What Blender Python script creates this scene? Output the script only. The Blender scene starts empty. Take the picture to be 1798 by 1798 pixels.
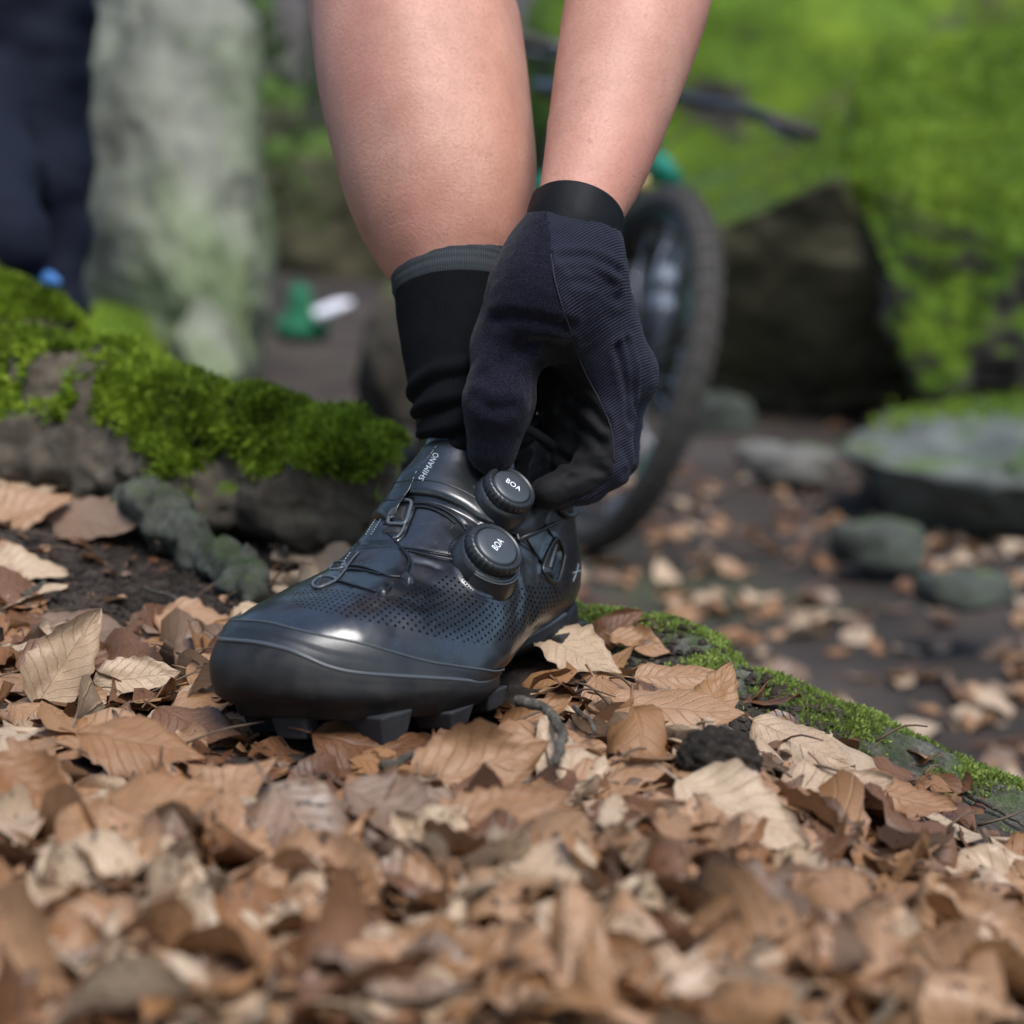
import bpy, bmesh, math, random
import numpy as np
from mathutils import Vector, Matrix
from mathutils.bvhtree import BVHTree

# ------------------------------------------------------------------ camera, sky, sun, exposure
SC = bpy.context.scene
COL = SC.collection
PITCH = math.radians(10.0)
CAM_Z = 0.70
LENS = 60.0
FPX = LENS / 36.0 * 1798.0            # focal length in photograph pixels
cam_data = bpy.data.cameras.new('camera')
cam = bpy.data.objects.new('camera', cam_data)
COL.objects.link(cam)
cam.location = (0, 0, CAM_Z)
cam.rotation_euler = (math.pi / 2 - PITCH, 0, 0)
cam_data.lens = LENS
cam_data.sensor_width = 36.0
cam_data.sensor_fit = 'HORIZONTAL'
cam_data.clip_start = 0.02
cam_data.clip_end = 400.0
cam_data.dof.use_dof = True
cam_data.dof.focus_distance = 1.03
cam_data.dof.aperture_fstop = 4.4
SC.camera = cam

SUN_EL, SUN_ROT = math.radians(60), math.radians(28)
world = bpy.data.worlds.new('World')
SC.world = world
world.use_nodes = True
wn = world.node_tree.nodes
sky = wn.new('ShaderNodeTexSky')
sky.sky_type = 'NISHITA'
sky.sun_disc = False
sky.sun_elevation = SUN_EL
sky.sun_rotation = math.radians(180) - SUN_ROT
sky.air_density = 1.0
sky.dust_density = 1.0
sky.ozone_density = 1.0
wn['Background'].inputs['Strength'].default_value = 0.125
world.node_tree.links.new(sky.outputs[0], wn['Background'].inputs[0])
sun_data = bpy.data.lights.new('sun', 'SUN')
sun_data.energy = 1.5
sun_data.angle = math.radians(28)
sun_data.color = (1.0, 0.97, 0.93)
sun = bpy.data.objects.new('sun', sun_data)
COL.objects.link(sun)
# light comes from above, in front of and to the left of the camera view
sdir = Vector((math.sin(SUN_ROT) * math.cos(SUN_EL), -math.cos(SUN_ROT) * math.cos(SUN_EL), math.sin(SUN_EL)))
sun.rotation_euler = sdir.to_track_quat('Z', 'Y').to_euler()
SC.view_settings.view_transform = 'Standard'
SC.view_settings.look = 'None'
SC.view_settings.gamma = 1.0
SC.view_settings.use_curve_mapping = False
SC.view_settings.exposure = 1.72
SC.cycles.max_bounces = 5
SC.cycles.diffuse_bounces = 3
SC.cycles.glossy_bounces = 3
SC.cycles.caustics_reflective = False
SC.cycles.caustics_refractive = False
SC.cycles.use_denoising = True

# ------------------------------------------------------------------ helpers
C0 = np.array([0, 0, CAM_Z])
CF = np.array([0, math.cos(PITCH), -math.sin(PITCH)])
CU = np.array([0, math.sin(PITCH), math.cos(PITCH)])
CR = np.array([1.0, 0, 0])


def at(px, py, d):
    """point that the photograph shows at pixel (px, py), d metres in front of the lens"""
    return C0 + CR * ((px - 899.0) / FPX * d) + CU * ((899.0 - py) / FPX * d) + CF * d


def ray_dir(px, py):
    v = CR * ((px - 899.0) / FPX) + CU * ((899.0 - py) / FPX) + CF
    return v / np.linalg.norm(v)


def on_plane(px, py, z):
    v = ray_dir(px, py)
    return C0 + v * ((z - CAM_Z) / v[2])


def link(o, parent=None):
    COL.objects.link(o)
    if parent is not None:
        o.parent = parent
    return o


def tag(o, label=None, cat=None, group=None, kind=None):
    if label: o['label'] = label
    if cat: o['category'] = cat
    if group: o['group'] = group
    if kind: o['kind'] = kind
    return o


def empty(name, loc=(0, 0, 0)):
    o = bpy.data.objects.new(name, None)
    o.location = loc
    o.empty_display_size = 0.05
    return link(o)


def mesh_data(name, v, f, mats=(), smooth=True, uv=None, attrs=None, mat_idx=None):
    me = bpy.data.meshes.new(name)
    v = np.asarray(v, dtype=np.float64)
    if isinstance(f, np.ndarray):
        n, k = f.shape
        me.vertices.add(len(v)); me.vertices.foreach_set('co', v.astype(np.float32).ravel())
        me.loops.add(n * k); me.loops.foreach_set('vertex_index', f.astype(np.int32).ravel())
        me.polygons.add(n)
        me.polygons.foreach_set('loop_start', np.arange(0, n * k, k, dtype=np.int32))
        me.update(calc_edges=True)
    else:
        me.from_pydata([tuple(p) for p in v], [], [tuple(int(i) for i in q) for q in f])
    me.validate(clean_customdata=False)
    if uv is not None:
        l = me.uv_layers.new(name='UVMap')
        li = np.zeros(len(me.loops), dtype=np.int32); me.loops.foreach_get('vertex_index', li)
        l.data.foreach_set('uv', np.asarray(uv, dtype=np.float32)[li].ravel())
    for k, a in (attrs or {}).items():
        at_ = me.attributes.new(k, 'FLOAT', 'POINT')
        at_.data.foreach_set('value', np.asarray(a, dtype=np.float32).ravel())
    me.polygons.foreach_set('use_smooth', np.full(len(me.polygons), bool(smooth)))
    for m in (mats if isinstance(mats, (list, tuple)) else [mats]):
        me.materials.append(m)
    if mat_idx is not None:
        me.polygons.foreach_set('material_index', np.asarray(mat_idx, dtype=np.int32))
    me.update()
    return me


def obj(name, v, f, mat, parent=None, inv=None, **kw):
    """one mesh object; inv = Matrix taking world points into the parent's space"""
    if inv is not None and len(v):
        M = np.array(inv)
        v = np.asarray(v) @ M[:3, :3].T + M[:3, 3]
    o = bpy.data.objects.new(name, mesh_data(name, v, f, mat, **kw))
    return link(o, parent)


class MB:
    """collects pieces of one mesh"""
    def __init__(s): s.v, s.f, s.n = [], [], 0
    def add(s, v, f):
        v = np.asarray(v, float); s.v.append(v)
        s.f += [tuple(int(i) + s.n for i in q) for q in f]; s.n += len(v); return s
    def box(s, c, size, R=None, taper=1.0):
        a = np.array([[x, y, z] for z in (-.5, .5) for y in (-.5, .5) for x in (-.5, .5)])
        a[:4, :2] *= taper
        a = a * np.asarray(size)
        if R is not None: a = a @ np.asarray(R).T
        return s.add(a + np.asarray(c), [(0, 2, 3, 1), (4, 5, 7, 6), (0, 1, 5, 4), (2, 6, 7, 3), (0, 4, 6, 2), (1, 3, 7, 5)])
    def tube(s, pts, r, n=8, closed=False, caps=True):
        v, f = tube(pts, r, n, closed, caps); return s.add(v, f)
    def lathe(s, prof, R, c, n=48):
        """prof: list of (radius, height) along the axis R[:,2]"""
        prof = np.asarray(prof, float); R = np.asarray(R); m = len(prof)
        a = np.arange(n) / n * 2 * np.pi
        P = np.stack([prof[:, None, 0] * np.cos(a), prof[:, None, 0] * np.sin(a), np.repeat(prof[:, 1:2], n, 1)], -1).reshape(-1, 3)
        f = [(i * n + j, i * n + (j + 1) % n, (i + 1) * n + (j + 1) % n, (i + 1) * n + j) for i in range(m - 1) for j in range(n)]
        return s.add(P @ R.T + np.asarray(c), f)
    def build(s, name, mat, parent=None, inv=None, **kw):
        return obj(name, np.concatenate(s.v), s.f, mat, parent, inv, **kw)


def frames(pts, closed=False):
    pts = np.asarray(pts, float)
    t = (np.roll(pts, -1, 0) - np.roll(pts, 1, 0)) if closed else np.gradient(pts, axis=0)
    t /= np.linalg.norm(t, axis=1, keepdims=True) + 1e-12
    ref = np.array([0, 0, 1.0]) if abs(t[0][2]) < .9 else np.array([1.0, 0, 0])
    a = np.cross(t[0], ref); a /= np.linalg.norm(a)
    A, B = [], []
    for k in t:
        a = a - k * np.dot(a, k); a /= np.linalg.norm(a) + 1e-12
        A.append(a.copy()); B.append(np.cross(k, a))
    return t, np.array(A), np.array(B)


def tube(pts, r, n=8, closed=False, caps=True):
    pts = np.asarray(pts, float); m = len(pts)
    r = np.broadcast_to(np.asarray(r, float), (m,))
    t, A, B = frames(pts, closed)
    an = np.arange(n) / n * 2 * np.pi
    V = pts[:, None] + r[:, None, None] * (np.cos(an)[None, :, None] * A[:, None] + np.sin(an)[None, :, None] * B[:, None])
    F = []
    for i in range(m if closed else m - 1):
        k = (i + 1) % m
        for j in range(n):
            F.append((i * n + j, i * n + (j + 1) % n, k * n + (j + 1) % n, k * n + j))
    V = V.reshape(-1, 3)
    if caps and not closed:
        F.append(tuple(range(n - 1, -1, -1))); F.append(tuple((m - 1) * n + j for j in range(n)))
    return V, F


def smooth_line(pts, n, closed=False):
    """Catmull-Rom through pts, n samples evenly by length"""
    p = np.asarray(pts, float)
    if closed: p = np.concatenate([p[-1:], p, p[:2]])
    else: p = np.concatenate([[2 * p[0] - p[1]], p, [2 * p[-1] - p[-2]]])
    out = []
    for i in range(1, len(p) - 2):
        s = np.linspace(0, 1, 16, endpoint=False)[:, None]
        a, b, c, d = p[i - 1], p[i], p[i + 1], p[i + 2]
        out.append(.5 * (2 * b + (c - a) * s + (2 * a - 5 * b + 4 * c - d) * s ** 2 + (3 * b - a - 3 * c + d) * s ** 3))
    out.append(p[-2][None])
    q = np.concatenate(out)
    L = np.r_[0, np.cumsum(np.linalg.norm(np.diff(q, axis=0), axis=1))]
    s = np.linspace(0, L[-1], n + 1)[:-1] if closed else np.linspace(0, L[-1], n)
    return np.stack([np.interp(s, L, q[:, k]) for k in range(q.shape[1])], -1)


def pchip(x, y, xs):
    """monotone cubic interpolation, column-wise"""
    x = np.asarray(x, float); y = np.asarray(y, float); xs = np.asarray(xs, float)
    one = y.ndim == 1
    if one: y = y[:, None]
    h = np.diff(x)[:, None]; dl = np.diff(y, axis=0) / h
    m = np.zeros_like(y)
    m[0], m[-1] = dl[0], dl[-1]
    w1 = 2 * h[1:] + h[:-1]; w2 = h[1:] + 2 * h[:-1]
    with np.errstate(divide='ignore', invalid='ignore'):
        hm = (w1 + w2) / (w1 / dl[:-1] + w2 / dl[1:])
    m[1:-1] = np.where(dl[:-1] * dl[1:] > 0, np.nan_to_num(hm), 0)
    k = np.clip(np.searchsorted(x, xs, 'right') - 1, 0, len(x) - 2)
    t = ((xs - x[k]) / h[k, 0])[:, None]; hh = h[k]
    r = (2 * t**3 - 3 * t**2 + 1) * y[k] + (t**3 - 2 * t**2 + t) * hh * m[k] + (-2 * t**3 + 3 * t**2) * y[k + 1] + (t**3 - t**2) * hh * m[k + 1]
    return r[:, 0] if one else r


def sstep(a, b, x):
    t = np.clip((x - a) / (b - a), 0, 1)
    return t * t * (3 - 2 * t)


def grid_faces(nu, nv, wrap_v=False):
    i, j = np.meshgrid(np.arange(nu - 1), np.arange(nv if wrap_v else nv - 1), indexing='ij')
    j2 = (j + 1) % nv
    return np.stack([i * nv + j, (i + 1) * nv + j, (i + 1) * nv + j2, i * nv + j2], -1).reshape(-1, 4)


_RS = np.random.RandomState(7)
_PERM = _RS.permutation(512)
_GRAD = _RS.normal(size=(512, 3)); _GRAD /= np.linalg.norm(_GRAD, axis=1, keepdims=True)


def noise3(p):
    """gradient noise, about -0.6..0.6"""
    p = np.asarray(p, float); i = np.floor(p).astype(int); f = p - i
    u = f * f * f * (f * (f * 6 - 15) + 10)
    out = 0
    for dx in (0, 1):
        for dy in (0, 1):
            for dz in (0, 1):
                h = _PERM[(_PERM[(_PERM[(i[..., 0] + dx) & 511] + i[..., 1] + dy) & 511] + i[..., 2] + dz) & 511]
                g = _GRAD[h]
                dot = g[..., 0] * (f[..., 0] - dx) + g[..., 1] * (f[..., 1] - dy) + g[..., 2] * (f[..., 2] - dz)
                w = (u[..., 0] if dx else 1 - u[..., 0]) * (u[..., 1] if dy else 1 - u[..., 1]) * (u[..., 2] if dz else 1 - u[..., 2])
                out = out + w * dot
    return out


def fbm(p, octs=4, gain=.5):
    p = np.asarray(p, float); s = 0; a = 1.0
    for k in range(octs):
        s = s + a * noise3(p * 2 ** k + 13.7 * k); a *= gain
    return s


def seg_dist(P, poly, closed=False):
    """distance from points P (n,k) to a polyline"""
    poly = np.asarray(poly, float)
    A = poly if closed else poly[:-1]; B = np.roll(poly, -1, 0) if closed else poly[1:]
    d = np.full(len(P), 1e9)
    for a, b in zip(A, B):
        ab = b - a; t = np.clip(((P - a) @ ab) / (ab @ ab + 1e-18), 0, 1)
        d = np.minimum(d, np.linalg.norm(P - a - t[:, None] * ab, axis=1))
    return d


# ------------------------------------------------------------------ node material helper
class NT:
    def __init__(s, name):
        s.m = bpy.data.materials.new(name); s.m.use_nodes = True
        s.t = s.m.node_tree; s.n = s.t.nodes; s.b = s.n['Principled BSDF']; s.out = s.n['Material Output']
    def new(s, kind, **kw):
        n = s.n.new('ShaderNode' + kind)
        for k, v in kw.items():
            if hasattr(n, k): setattr(n, k, v)
            else: n.inputs[k.replace('_', ' ')].default_value = v
        return n
    def link(s, a, b): s.t.links.new(a, b); return s
    def set(s, **kw):
        for k, v in kw.items():
            i = s.b.inputs[k.replace('_', ' ')]
            i.default_value = (*v, 1) if isinstance(v, tuple) and len(v) == 3 and i.type == 'RGBA' else v
        return s
    def coord(s, which='Object', scale=(1, 1, 1), rot=(0, 0, 0)):
        c = s.new('TexCoord'); mp = s.new('Mapping')
        mp.inputs['Scale'].default_value = scale if isinstance(scale, tuple) else (scale,) * 3
        mp.inputs['Rotation'].default_value = rot
        s.link(c.outputs[which], mp.inputs[0]); return mp.outputs[0]
    def noise(s, vec, scale, detail=4, rough=.55, out='Fac'):
        n = s.new('TexNoise'); n.inputs['Scale'].default_value = scale; n.inputs['Detail'].default_value = detail
        n.inputs['Roughness'].default_value = rough
        if vec is not None: s.link(vec, n.inputs['Vector'])
        return n.outputs[out]
    def ramp(s, fac, stops, interp='LINEAR'):
        r = s.new('ValToRGB'); r.color_ramp.interpolation = interp
        e = r.color_ramp.elements
        while len(e) < len(stops): e.new(.5)
        for k, (p, c) in zip(e, stops):
            k.position = p; k.color = (*c, 1) if len(c) == 3 else c
        s.link(fac, r.inputs[0]); return r.outputs[0]
    def mix(s, fac, a, b, mode='MIX'):
        m = s.new('Mix'); m.data_type = 'RGBA'; m.blend_type = mode
        for sock, val in ((m.inputs[0], fac), (m.inputs[6], a), (m.inputs[7], b)):
            if hasattr(val, 'is_output'): s.link(val, sock)
            elif isinstance(val, (int, float)): sock.default_value = val
            else: sock.default_value = (*val, 1)
        return m.outputs[2]
    def math(s, op, a, b=None, c=None, clamp=False):
        m = s.new('Math'); m.operation = op; m.use_clamp = clamp
        for k, val in enumerate((a, b, c)):
            if val is None: continue
            if hasattr(val, 'is_output'): s.link(val, m.inputs[k])
            else: m.inputs[k].default_value = val
        return m.outputs[0]
    def attr(s, name):
        a = s.new('Attribute'); a.attribute_name = name; return a.outputs['Fac']
    def color(s, sock): return s.link(sock, s.b.inputs['Base Color'])
    def rough(s, sock): return s.link(sock, s.b.inputs['Roughness'])
    def bump(s, height, strength=.5, dist=.001, prev=None):
        b = s.new('Bump'); b.inputs['Strength'].default_value = strength; b.inputs['Distance'].default_value = dist
        s.link(height, b.inputs['Height'])
        if prev is not None: s.link(prev, b.inputs['Normal'])
        s.link(b.outputs[0], s.b.inputs['Normal']); return b.outputs[0]


def simple(name, col, rough=.5, metal=0.0, **kw):
    t = NT(name); t.set(Base_Color=col, Roughness=rough, Metallic=metal, **kw); return t.m
# ------------------------------------------------------------------ the cycling shoe
SHOE_YAW, SHOE_ROLL, SHOE_PIT = math.radians(31), math.radians(7), math.radians(1.0)
SHOE_LOC = np.array([0.036, 1.150, 0.402])


def shoe_axes():
    th, ro, pi = SHOE_YAW, SHOE_ROLL, SHOE_PIT
    fw = np.array([-math.sin(th), -math.cos(th), 0]); la = np.array([math.cos(th), -math.sin(th), 0]); up = np.array([0, 0, 1.0])
    up2 = up * math.cos(ro) - la * math.sin(ro); la2 = la * math.cos(ro) + up * math.sin(ro)
    f3 = fw * math.cos(pi) + up2 * math.sin(pi); u3 = up2 * math.cos(pi) - fw * math.sin(pi)
    return np.stack([f3, la2, u3], 1)


SHOE_R = shoe_axes()
SHOE_S = 1.07


def shoe_w(p): return SHOE_LOC + SHOE_S * (np.asarray(p) @ SHOE_R.T)


# control rings: dorsum point T (x,y,z), sole point B (x,y,z), half widths medial / lateral, height of the widest line, exponents
#  u     xT    yT     zT     xB     yB     zB     Wm    Wl    tm   pt   pb
RING = np.array([
 [0.20, .236, -.017, .0760, .236, -.008, .0130, .0535, .0560, .66, 2.7, 3.8],
 [0.28, .214, -.017, .0805, .214, -.004, .0110, .0560, .0630, .68, 2.5, 3.8],
 [0.36, .188, -.016, .0860, .188, -.001, .0110, .0550, .0650, .70, 2.2, 3.6],
 [0.44, .166, -.014, .0960, .158,  .000, .0130, .0520, .0625, .68, 2.1, 3.2],
 [0.51, .149, -.014, .1075, .125,  .000, .0170, .0475, .0560, .64, 2.1, 3.0],
 [0.58, .134, -.013, .1180, .092,  .000, .0210, .0440, .0500, .60, 2.1, 2.8],
 [0.65, .123, -.014, .1275, .060,  .000, .0225, .0415, .0455, .57, 2.1, 2.7],
 [0.72, .113, -.012, .1340, .032,  .000, .0240, .0400, .0425, .55, 2.1, 2.6],
 [0.78, .106, -.010, .1400, .010,  .000, .0330, .0385, .0405, .52, 2.1, 2.4],
 [0.84, .101, -.009, .1440, .002,  .000, .0530, .0375, .0390, .50, 2.1, 2.2],
 [0.90, .099, -.008, .1515, .002,  .000, .0750, .0370, .0385, .49, 2.1, 2.1],
 [0.95, .099, -.008, .1575, .006,  .000, .0950, .0375, .0390, .48, 2.1, 2.1],
 [1.00, .099, -.008, .1635, .010,  .000, .1120, .0385, .0400, .48, 2.1, 2.1]])
TOE_X, TOE_U = .286, .20


def shoe_ctrl(u):
    u = np.asarray(u, float)
    r = pchip(RING[:, 0], RING[:, 1:], np.clip(u, TOE_U, 1))
    # rounded toe in front of the first ring
    k = u < TOE_U
    if k.any():
        a = (u[k] / TOE_U) * np.pi / 2
        c, s = np.cos(a), np.sin(a)
        x0 = RING[0, 1]
        sw = s ** .72; sz = s ** .66
        x = x0 + (TOE_X - x0) * c
        slope = (RING[1, 1:] - RING[0, 1:]) / (RING[1, 1] - RING[0, 1])
        q = RING[0, 1:] + slope * (x - x0)[:, None]
        q[:, 8:] = RING[0, 9:]
        zc = .041
        q[:, 0] = x; q[:, 3] = x
        q[:, 1] -= .002 * c * c; q[:, 4] = RING[0, 5] * (1 - c * c) + q[:, 1] * c * c
        q[:, 2] = zc + (q[:, 2] + .002 * np.sin(2 * a) - zc) * sz
        q[:, 5] = zc - (zc - q[:, 5] - .004 * c) * sz
        q[:, 6] *= sw; q[:, 7] *= sw
        r[k] = q
    return r


def shoe_S(u, v):
    """point of the upper in shoe space; v: 0 dorsum, .25 lateral, .5 sole, .75 medial"""
    u = np.atleast_1d(np.asarray(u, float)); v = np.atleast_1d(np.asarray(v, float))
    r = shoe_ctrl(u)
    T, B = r[:, 0:3], r[:, 3:6]
    an = 2 * np.pi * v
    t = (1 - np.cos(an)) / 2
    side = np.where(np.sin(an) >= 0, 1.0, -1.0)
    W = np.where(side > 0, r[:, 7], r[:, 6])
    tm, pt, pb = r[:, 8], r[:, 9], r[:, 10]
    up = t < tm
    sn = np.where(up, (tm - t) / tm, (t - tm) / (1 - tm))
    p = np.where(up, pt, pb)
    f = np.clip(1 - sn ** p, 0, 1) ** (1 / p)
    P = T + (B - T) * t[:, None]
    P = P.copy(); P[:, 1] += side * W * f
    return P


NU, NV = 300, 360
# u sampling: finer at the toe
_uu = np.linspace(0, 1, NU)
U_S = TOE_U * (_uu / .25) ** 1.0 * (_uu < .25) + (TOE_U + (1 - TOE_U) * (_uu - .25) / .75) * (_uu >= .25)
U_S[0] = 1e-5
V_S = np.arange(NV) / NV
# even out v by arc length on a typical ring
_a = np.linspace(0, 1, 2001)
_P = shoe_S(np.full(2001, .4), _a); _L = np.r_[0, np.cumsum(np.linalg.norm(np.diff(_P, axis=0), axis=1))]
V_S = np.interp(V_S * _L[-1], _L, _a)
GU, GV = np.meshgrid(U_S, V_S, indexing='ij')
SHOE_P = shoe_S(GU.ravel(), GV.ravel()).reshape(NU, NV, 3)


def grid_normals(P):
    du = np.gradient(P, axis=0); dv = np.roll(P, -1, 1) - np.roll(P, 1, 1)
    n = np.cross(dv, du); n /= np.linalg.norm(n, axis=-1, keepdims=True) + 1e-12
    return n


SHOE_N = grid_normals(SHOE_P)
c_ = SHOE_P[NU // 3].mean(0)
if ((SHOE_P[NU // 3] - c_) * SHOE_N[NU // 3]).sum() < 0: SHOE_N = -SHOE_N
# ---- photograph pixel -> (u, v) on the upper
_W = shoe_w(SHOE_P.reshape(-1, 3))
_F = grid_faces(NU, NV, True)
SHOE_BVH = BVHTree.FromPolygons([tuple(p) for p in _W], [tuple(int(i) for i in q) for q in _F])
_SB = BVHTree.FromPolygons([tuple(p) for p in SHOE_P.reshape(-1, 3)], [tuple(int(i) for i in q) for q in _F])


def uv_at(px, py):
    h = SHOE_BVH.ray_cast(Vector(C0), Vector(ray_dir(px, py)))
    if h[0] is None:                                   # just past the outline: nearest point
        dpt = at(px, py, 1.04); h = SHOE_BVH.find_nearest(Vector(dpt))
    return uv_of(h[0], h[2])


def uv_of(p, fi):
    i, j = divmod(fi, NV)
    W = _W.reshape(NU, NV, 3); j2 = (j + 1) % NV
    a, b, c = W[i, j], W[i + 1, j], W[i, j2]
    M = np.stack([b - a, c - a], 1)
    st = np.clip(np.linalg.lstsq(M, np.array(p) - a, rcond=None)[0], 0, 1)
    v1 = V_S[j2] if j2 else 1.0
    v = V_S[j] + st[1] * (v1 - V_S[j])
    if v > .62: v -= 1.0                               # medial side counts negative
    return U_S[i] + st[0] * (U_S[i + 1] - U_S[i]), v


def surf(u, v, h=0.0):
    """shoe-space points h above the upper"""
    u = np.clip(np.asarray(u, float), 2e-3, 1 - 1e-6); v = np.asarray(v, float)
    e = 1e-3
    P = shoe_S(u, v % 1.0)
    du = shoe_S(np.clip(u + e, 0, 1), v % 1.0) - shoe_S(u - e, v % 1.0)
    dv = shoe_S(u, (v + e) % 1.0) - shoe_S(u, (v - e) % 1.0)
    n = np.cross(du, dv); n /= np.linalg.norm(n, axis=1, keepdims=True) + 1e-12
    s = np.sign((n * (P - (shoe_ctrl(u)[:, 0:3] + shoe_ctrl(u)[:, 3:6]) / 2)).sum(1))[:, None]
    n = n * np.where(s == 0, 1, s)
    return P + n * np.asarray(h)[..., None] if np.ndim(h) else P + n * h, n


def px_line(pts, n, closed=False, h=0.0, smooth=True):
    """pixel polyline laid on the upper -> (shoe-space points, normals, uv)"""
    q = smooth_line(pts, n, closed) if smooth else np.asarray(pts, float)
    uv = np.array([uv_at(*p) for p in q])
    # light smoothing against raster jitter
    P, N = surf(uv[:, 0], uv[:, 1], h)
    return P, N, uv


shoe = empty('cycling_shoe', tuple(SHOE_LOC))
shoe.rotation_euler = Matrix(SHOE_R.tolist()).to_euler()
shoe.scale = (SHOE_S,) * 3
tag(shoe, 'black off-road cycling shoe with two round dials, standing on the leaf litter', 'shoe')

# ---- materials
def mat_upper():
    t = NT('shoe_upper_leather')
    uv = t.new('TexCoord').outputs['UV']
    sp = t.new('SeparateXYZ'); t.link(uv, sp.inputs[0])
    gx = t.math('FRACT', t.math('MULTIPLY', sp.outputs[0], 1 / .0036))
    row = t.math('FLOOR', t.math('MULTIPLY', sp.outputs[0], 1 / .0036))
    gy = t.math('FRACT', t.math('MULTIPLY_ADD', sp.outputs[1], 1 / .0036, t.math('MULTIPLY', row, 0.0)))
    dx = t.math('SUBTRACT', gx, .5); dy = t.math('SUBTRACT', gy, .5)
    r = t.math('SQRT', t.math('ADD', t.math('MULTIPLY', dx, dx), t.math('MULTIPLY', dy, dy)))
    hole = t.math('MULTIPLY', t.math('LESS_THAN', r, .21), t.math('GREATER_THAN', t.attr('perf'), .5))
    ob = t.coord('Object')
    grain = t.noise(ob, 900, 2)
    wear = t.noise(ob, 38, 5, .62)
    dust = t.noise(ob, 240, 4, .7)
    base = t.mix(t.ramp(wear, [(.35, (0, 0, 0)), (.75, (1, 1, 1))]), (.004, .005, .007), (.010, .012, .015))
    base = t.mix(t.ramp(dust, [(.57, (0, 0, 0)), (.74, (.6, .6, .6))]), base, (.050, .050, .048))
    t.color(t.mix(hole, base, (.003, .003, .003)))
    ro = t.math('MULTIPLY_ADD', wear, .18, .20)
    t.rough(t.math('ADD', ro, t.math('MULTIPLY', hole, .5)))
    b1 = t.bump(t.math('SUBTRACT', 1.0, hole), .9, .0006)
    b2 = t.bump(grain, .10, .0003, b1)
    t.bump(wear, .16, .0012, b2)
    t.link(t.math('MULTIPLY_ADD', hole, -.80, .80), t.b.inputs['Specular IOR Level'])
    return t.m


def mat_rubber(name, col, rough, spec=.5, grime=.5):
    t = NT(name)
    ob = t.coord('Object')
    n = t.noise(ob, 60, 5, .65); f = t.noise(ob, 420, 3)
    c = t.mix(t.ramp(n, [(.45, (0, 0, 0)), (.85, (grime,) * 3)]), col, (.10, .085, .068))
    t.color(c)
    t.rough(t.math('MULTIPLY_ADD', n, .25, rough - .1))
    t.bump(f, .14, .0006)
    t.set(Specular_IOR_Level=spec)
    return t.m


M_UPPER = mat_upper()
M_STRAP = mat_rubber('shoe_strap_film', (.006, .008, .010), .28, .8, .04)
M_BUMPER = mat_rubber('shoe_toe_rubber', (.007, .008, .010), .36, .65, .08)
M_SOLE = mat_rubber('shoe_sole_rubber', (.006, .006, .007), .52, .35, .22)
M_HIGHLIGHT_RUBBER = simple('shoe_highlight_rubber', (.055, .062, .070), .30)  # lightened grey paints the highlight on welt and bumper seam
M_LUG = mat_rubber('shoe_lug_rubber', (.022, .023, .026), .6, .35, .25)
M_DIAL = simple('dial_black_plastic', (.014, .016, .019), .36)
M_CAP = simple('dial_cap_grey', (.040, .047, .055), .38)
M_DARK = simple('slot_black', (.004, .004, .005), .7)
M_WIRE = simple('lace_cable', (.010, .011, .013), .32, .2)
M_GUIDE = simple('guide_grey_plastic', (.060, .068, .078), .34)
M_STITCH = simple('stitch_thread', (.16, .18, .20), .6)
M_PRINT = simple('printed_light_grey', (.72, .76, .78), .5)
M_PRINT_DIM = simple('printed_grey', (.34, .38, .42), .5)
M_KNIT = mat_rubber('collar_knit', (.010, .011, .014), .8, .2, .0)

# ---- upper with its relief
flat = SHOE_P.reshape(-1, 3); nrm = SHOE_N.reshape(-1, 3)
disp = np.zeros(len(flat))


def groove(pts, depth=.0009, width=.0016, n=60, closed=False, lip=.0):
    global disp
    P, _, _ = px_line(pts, n, closed)
    r_ = width * 4 + .001
    near = np.all((flat > P.min(0) - r_) & (flat < P.max(0) + r_), axis=1)
    d = np.full(len(flat), 1.0); d[near] = seg_dist(flat[near], P, closed)
    disp -= depth * np.exp(-(d / width) ** 2)
    if lip: disp += lip * np.exp(-((d - width * 2.0) / width) ** 2)
    return P


def px_of(Pw):
    d = Pw - C0; z = d @ CF
    return np.stack([899 + FPX * d[:, 0] / z, 899 - FPX * (d @ CU) / z], -1)


def in_poly(p, poly):
    poly = np.asarray(poly, float); x, y = p[:, 0], p[:, 1]; c = np.zeros(len(p), bool)
    for (x0, y0), (x1, y1) in zip(poly, np.roll(poly, -1, 0)):
        k = (y0 > y) != (y1 > y)
        c ^= k & (x < (x1 - x0) * (y - y0) / (y1 - y0 + 1e-12) + x0)
    return c


PX = px_of(_W)
FRONT = ((nrm @ SHOE_R.T) * (_W - C0)).sum(1) < 0
# raised medial panel that carries the lace guides, with its edge line
PANEL = [(652, 900), (700, 872), (728, 884), (724, 898), (714, 922), (705, 942), (689, 951), (649, 954), (622, 956), (600, 975)]
groove([(728, 886), (724, 898), (714, 922), (705, 942), (689, 951), (649, 954), (624, 956), (608, 966)], .0016, .0013)
groove([(606, 967), (640, 963), (680, 961), (705, 962), (740, 967), (800, 975)], .0009, .0012)
groove([(735, 972), (765, 979), (797, 984)], .0006, .0012)
groove([(708, 966), (716, 980), (719, 990), (713, 1010)], .0010, .0011)
groove([(719, 985), (735, 987), (752, 990), (768, 997)], .0010, .0022)
groove([(683, 1023), (680, 1036), (668, 1044)], .0007, .0012)
groove([(740, 880), (770, 888), (800, 903), (815, 920)], .0009, .0012)
groove([(905, 945), (915, 952), (925, 958), (938, 972), (950, 988)], .0010, .0018)
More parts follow.
